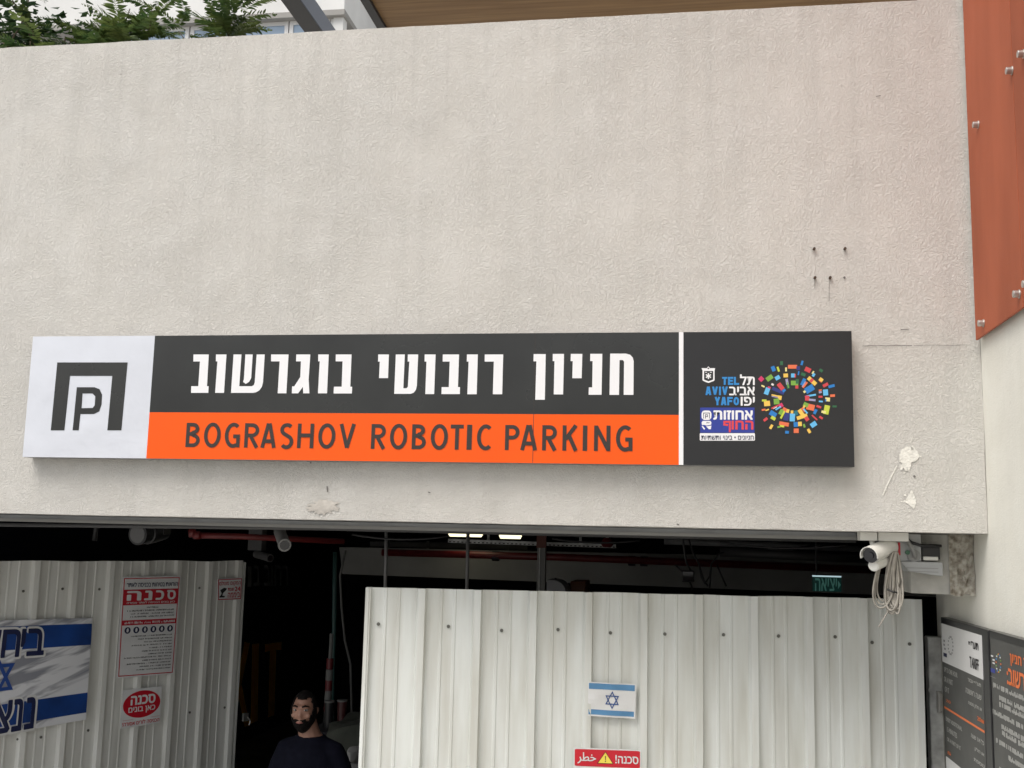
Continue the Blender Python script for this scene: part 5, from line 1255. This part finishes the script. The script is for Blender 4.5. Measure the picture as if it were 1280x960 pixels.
# white building beyond
YB = 15.0
pa = onY(298, 28, YB); pb = onY(430, 17.5, YB); zl2 = (pa.z+pb.z)/2
bd = thing('white_building', 'white rendered building with ribbon windows beyond the terrace at top left', 'building', (pb.x-4, YB+2, GZ))
part('upper_wall', MB().box(-16, pb.x, YB, YB+4, zl2+.12, zl2+7), M['offwhite'], bd)
part('lintel_shadow', MB().box(-16, pb.x+.02, YB-.04, YB+3.9, zl2, zl2+.118), M['lintel_shadow'], bd)  # grey strip draws the shadow line over the window heads
part('lower_wall', MB().box(-16, pb.x-.02, YB+.32, YB+3.8, GZ, zl2-2.2).box(pb.x, pb.x+8, YB+2.2, YB+4, GZ, zl2+7), M['offwhite'], bd)
def win(l, r):
    a = onY(l, 40, YB+.12).x; b = onY(r, 40, YB+.12).x
    fr_m = MB(); fr_m.box(a, a+.08, YB+.12, YB+.20, zl2-2.2, zl2-.002).box(b-.08, b, YB+.12, YB+.20, zl2-2.2, zl2-.002).box(a+.08, b-.08, YB+.12, YB+.20, zl2-.08, zl2-.003).box(a+.08, b-.08, YB+.12, YB+.20, zl2-2.2, zl2-2.1)
    wn = part('window', fr_m, M['frame'], bd); part('pane', MB().box(a+.08, b-.08, YB+.15, YB+.17, zl2-2.1, zl2-.08), M['glass'], wn)
for l, r in ((100, 170), (172, 236), (238, 298), (300, 360), (361.5, 412), (412.8, 426)): win(l, r)
part('corner_pier', MB().box(onY(424, 40, YB+.45).x, pb.x-.03, YB+.06, YB+.30, zl2-2.2, zl2-.004), M['offwhite'], bd)

# trees behind the wall top
def frond(mb, o, d, up, ln, rnd, mi=0):
    d = d.normalized(); sd_ = d.cross(up).normalized(); up = sd_.cross(d)
    npin = 17
    P = [o+d*ln*t-up*ln*.28*t*t for t in [i/npin for i in range(npin+1)]]
    for i in range(npin): 
        a, b = P[i], P[i+1]; mb.face([a-sd_*.0012, a+sd_*.0012, b+sd_*.0012, b-sd_*.0012], mi)
    for i in range(1, npin+1):
        t = i/npin; pl_ = ln*.27*sin(pi*min(1, t*.8+.15))*rnd.uniform(.8, 1.15)
        for s_ in (-1, 1):
            if rnd.random() < .07: continue
            dd = (sd_*s_+d*rnd.uniform(.3, .7)-up*rnd.uniform(-.15, .4)).normalized(); ll = dd.cross(up).normalized()
            w_ = rnd.uniform(.0055, .0105); q = P[i]; dr = -up*pl_*rnd.uniform(.05, .22)
            mb.face([q, q+dd*pl_*.35+ll*w_, q+dd*pl_*.72+ll*w_*.8+dr*.4, q+dd*pl_+dr], mi)
            mb.face([q, q+dd*pl_+dr, q+dd*pl_*.68-ll*w_*.8+dr*.4, q+dd*pl_*.3-ll*w_], mi)
def branch(mb, p, d, ln, r, rnd, depth, tips):
    pts = [p]; n_ = 5
    for i in range(n_):
        d = (d+Vector((rnd.uniform(-.18, .18), rnd.uniform(-.18, .18), rnd.uniform(-.05, .16)))).normalized(); pts.append(pts[-1]+d*ln/n_)
    mb.tube(pts, [r*(1-.5*i/n_) for i in range(n_+1)], 7)
    tips.append((pts[-1], d)); tips.append((pts[3], d))
    if depth:
        for k in range(3):
            q = pts[2+k]; a = rnd.uniform(0, 2*pi); dd = (d*.6+Vector((cos(a), sin(a), rnd.uniform(-.1, .5)))*.8).normalized(); branch(mb, q, dd, ln*.62, r*.5, rnd, depth-1, tips)
def feather_tree(label, base, lean, ln, n_f, seed):
    rnd = random.Random(seed); th = thing('feathery_tree', label, 'tree', tuple(base)); tk = MB(); tips = []
    for k in range(3): branch(tk, Vector(base), (Vector(lean)+Vector((rnd.uniform(-.5, .5), rnd.uniform(-.4, .4), 0))).normalized(), ln, .024, rnd, 2, tips)
    part('trunk', tk, M['bark'], th, smooth=True)
    cr_ = MB()
    for i in range(n_f):
        p, d = rnd.choice(tips); a = rnd.uniform(0, 2*pi)
        dd = (Vector((cos(a), sin(a), rnd.uniform(-.15, .55)))+d*.4).normalized()
        frond(cr_, p+Vector((rnd.uniform(-.05, .05), rnd.uniform(-.05, .05), rnd.uniform(-.06, .06))), dd, Z, rnd.uniform(.14, .31), rnd)
    part('crown', cr_, M['fern'], th, fix=False)
def broad_tree(label, base, rad, n_l, seed):
    rnd = random.Random(seed); th = thing('broadleaf_tree', label, 'tree', tuple(base)); tk = MB(); tips = []
    for k in range(4): branch(tk, Vector(base), Vector((rnd.uniform(-.5, .5), rnd.uniform(-.3, .3), 1)).normalized(), rad*1.2, .022, rnd, 2, tips)
    part('trunk', tk, M['bark'], th, smooth=True); cr_ = MB()
    for i in range(n_l):
        p, d = rnd.choice(tips); p = p+Vector((rnd.gauss(0, .10), rnd.gauss(0, .10), rnd.gauss(0, .09)))
        a = rnd.uniform(0, 2*pi); dd = Vector((cos(a), sin(a), rnd.uniform(-.7, .2))).normalized(); s_ = dd.cross(Z).normalized(); s_ = (s_+Z*rnd.uniform(-.6, .6)).normalized(); L_ = rnd.uniform(.06, .11); w_ = L_*.24; nn = dd.cross(s_)
        cr_.face([p, p+dd*L_*.45+s_*w_+nn*.008, p+dd*L_, p+dd*L_*.45-s_*w_+nn*.008])
    part('crown', cr_, M['broad'], th, fix=False)
b1 = onY(238, 60, 1.5); b1.z = 4.2
feather_tree('feathery leaved tree nearest the grey pergola beam', b1, (-.1, 0, 1), 1.05, 560, 21)
b2 = onY(150, 60, 1.1); b2.z = 4.2
feather_tree('feathery leaved tree right beside the dark broadleaf tree', b2, (-.05, 0, 1), 1.0, 380, 4)
b4 = onY(196, 60, 1.9); b4.z = 4.2
feather_tree('feathery leaved tree standing between its two feathery neighbours, a little farther back', b4, (.1, 0, 1), 1.1, 420, 13)
b3 = onY(40, 60, 1.2); b3.z = 4.2
broad_tree('dark broadleaf tree at the far left of the wall top', b3, .85, 2900, 8)
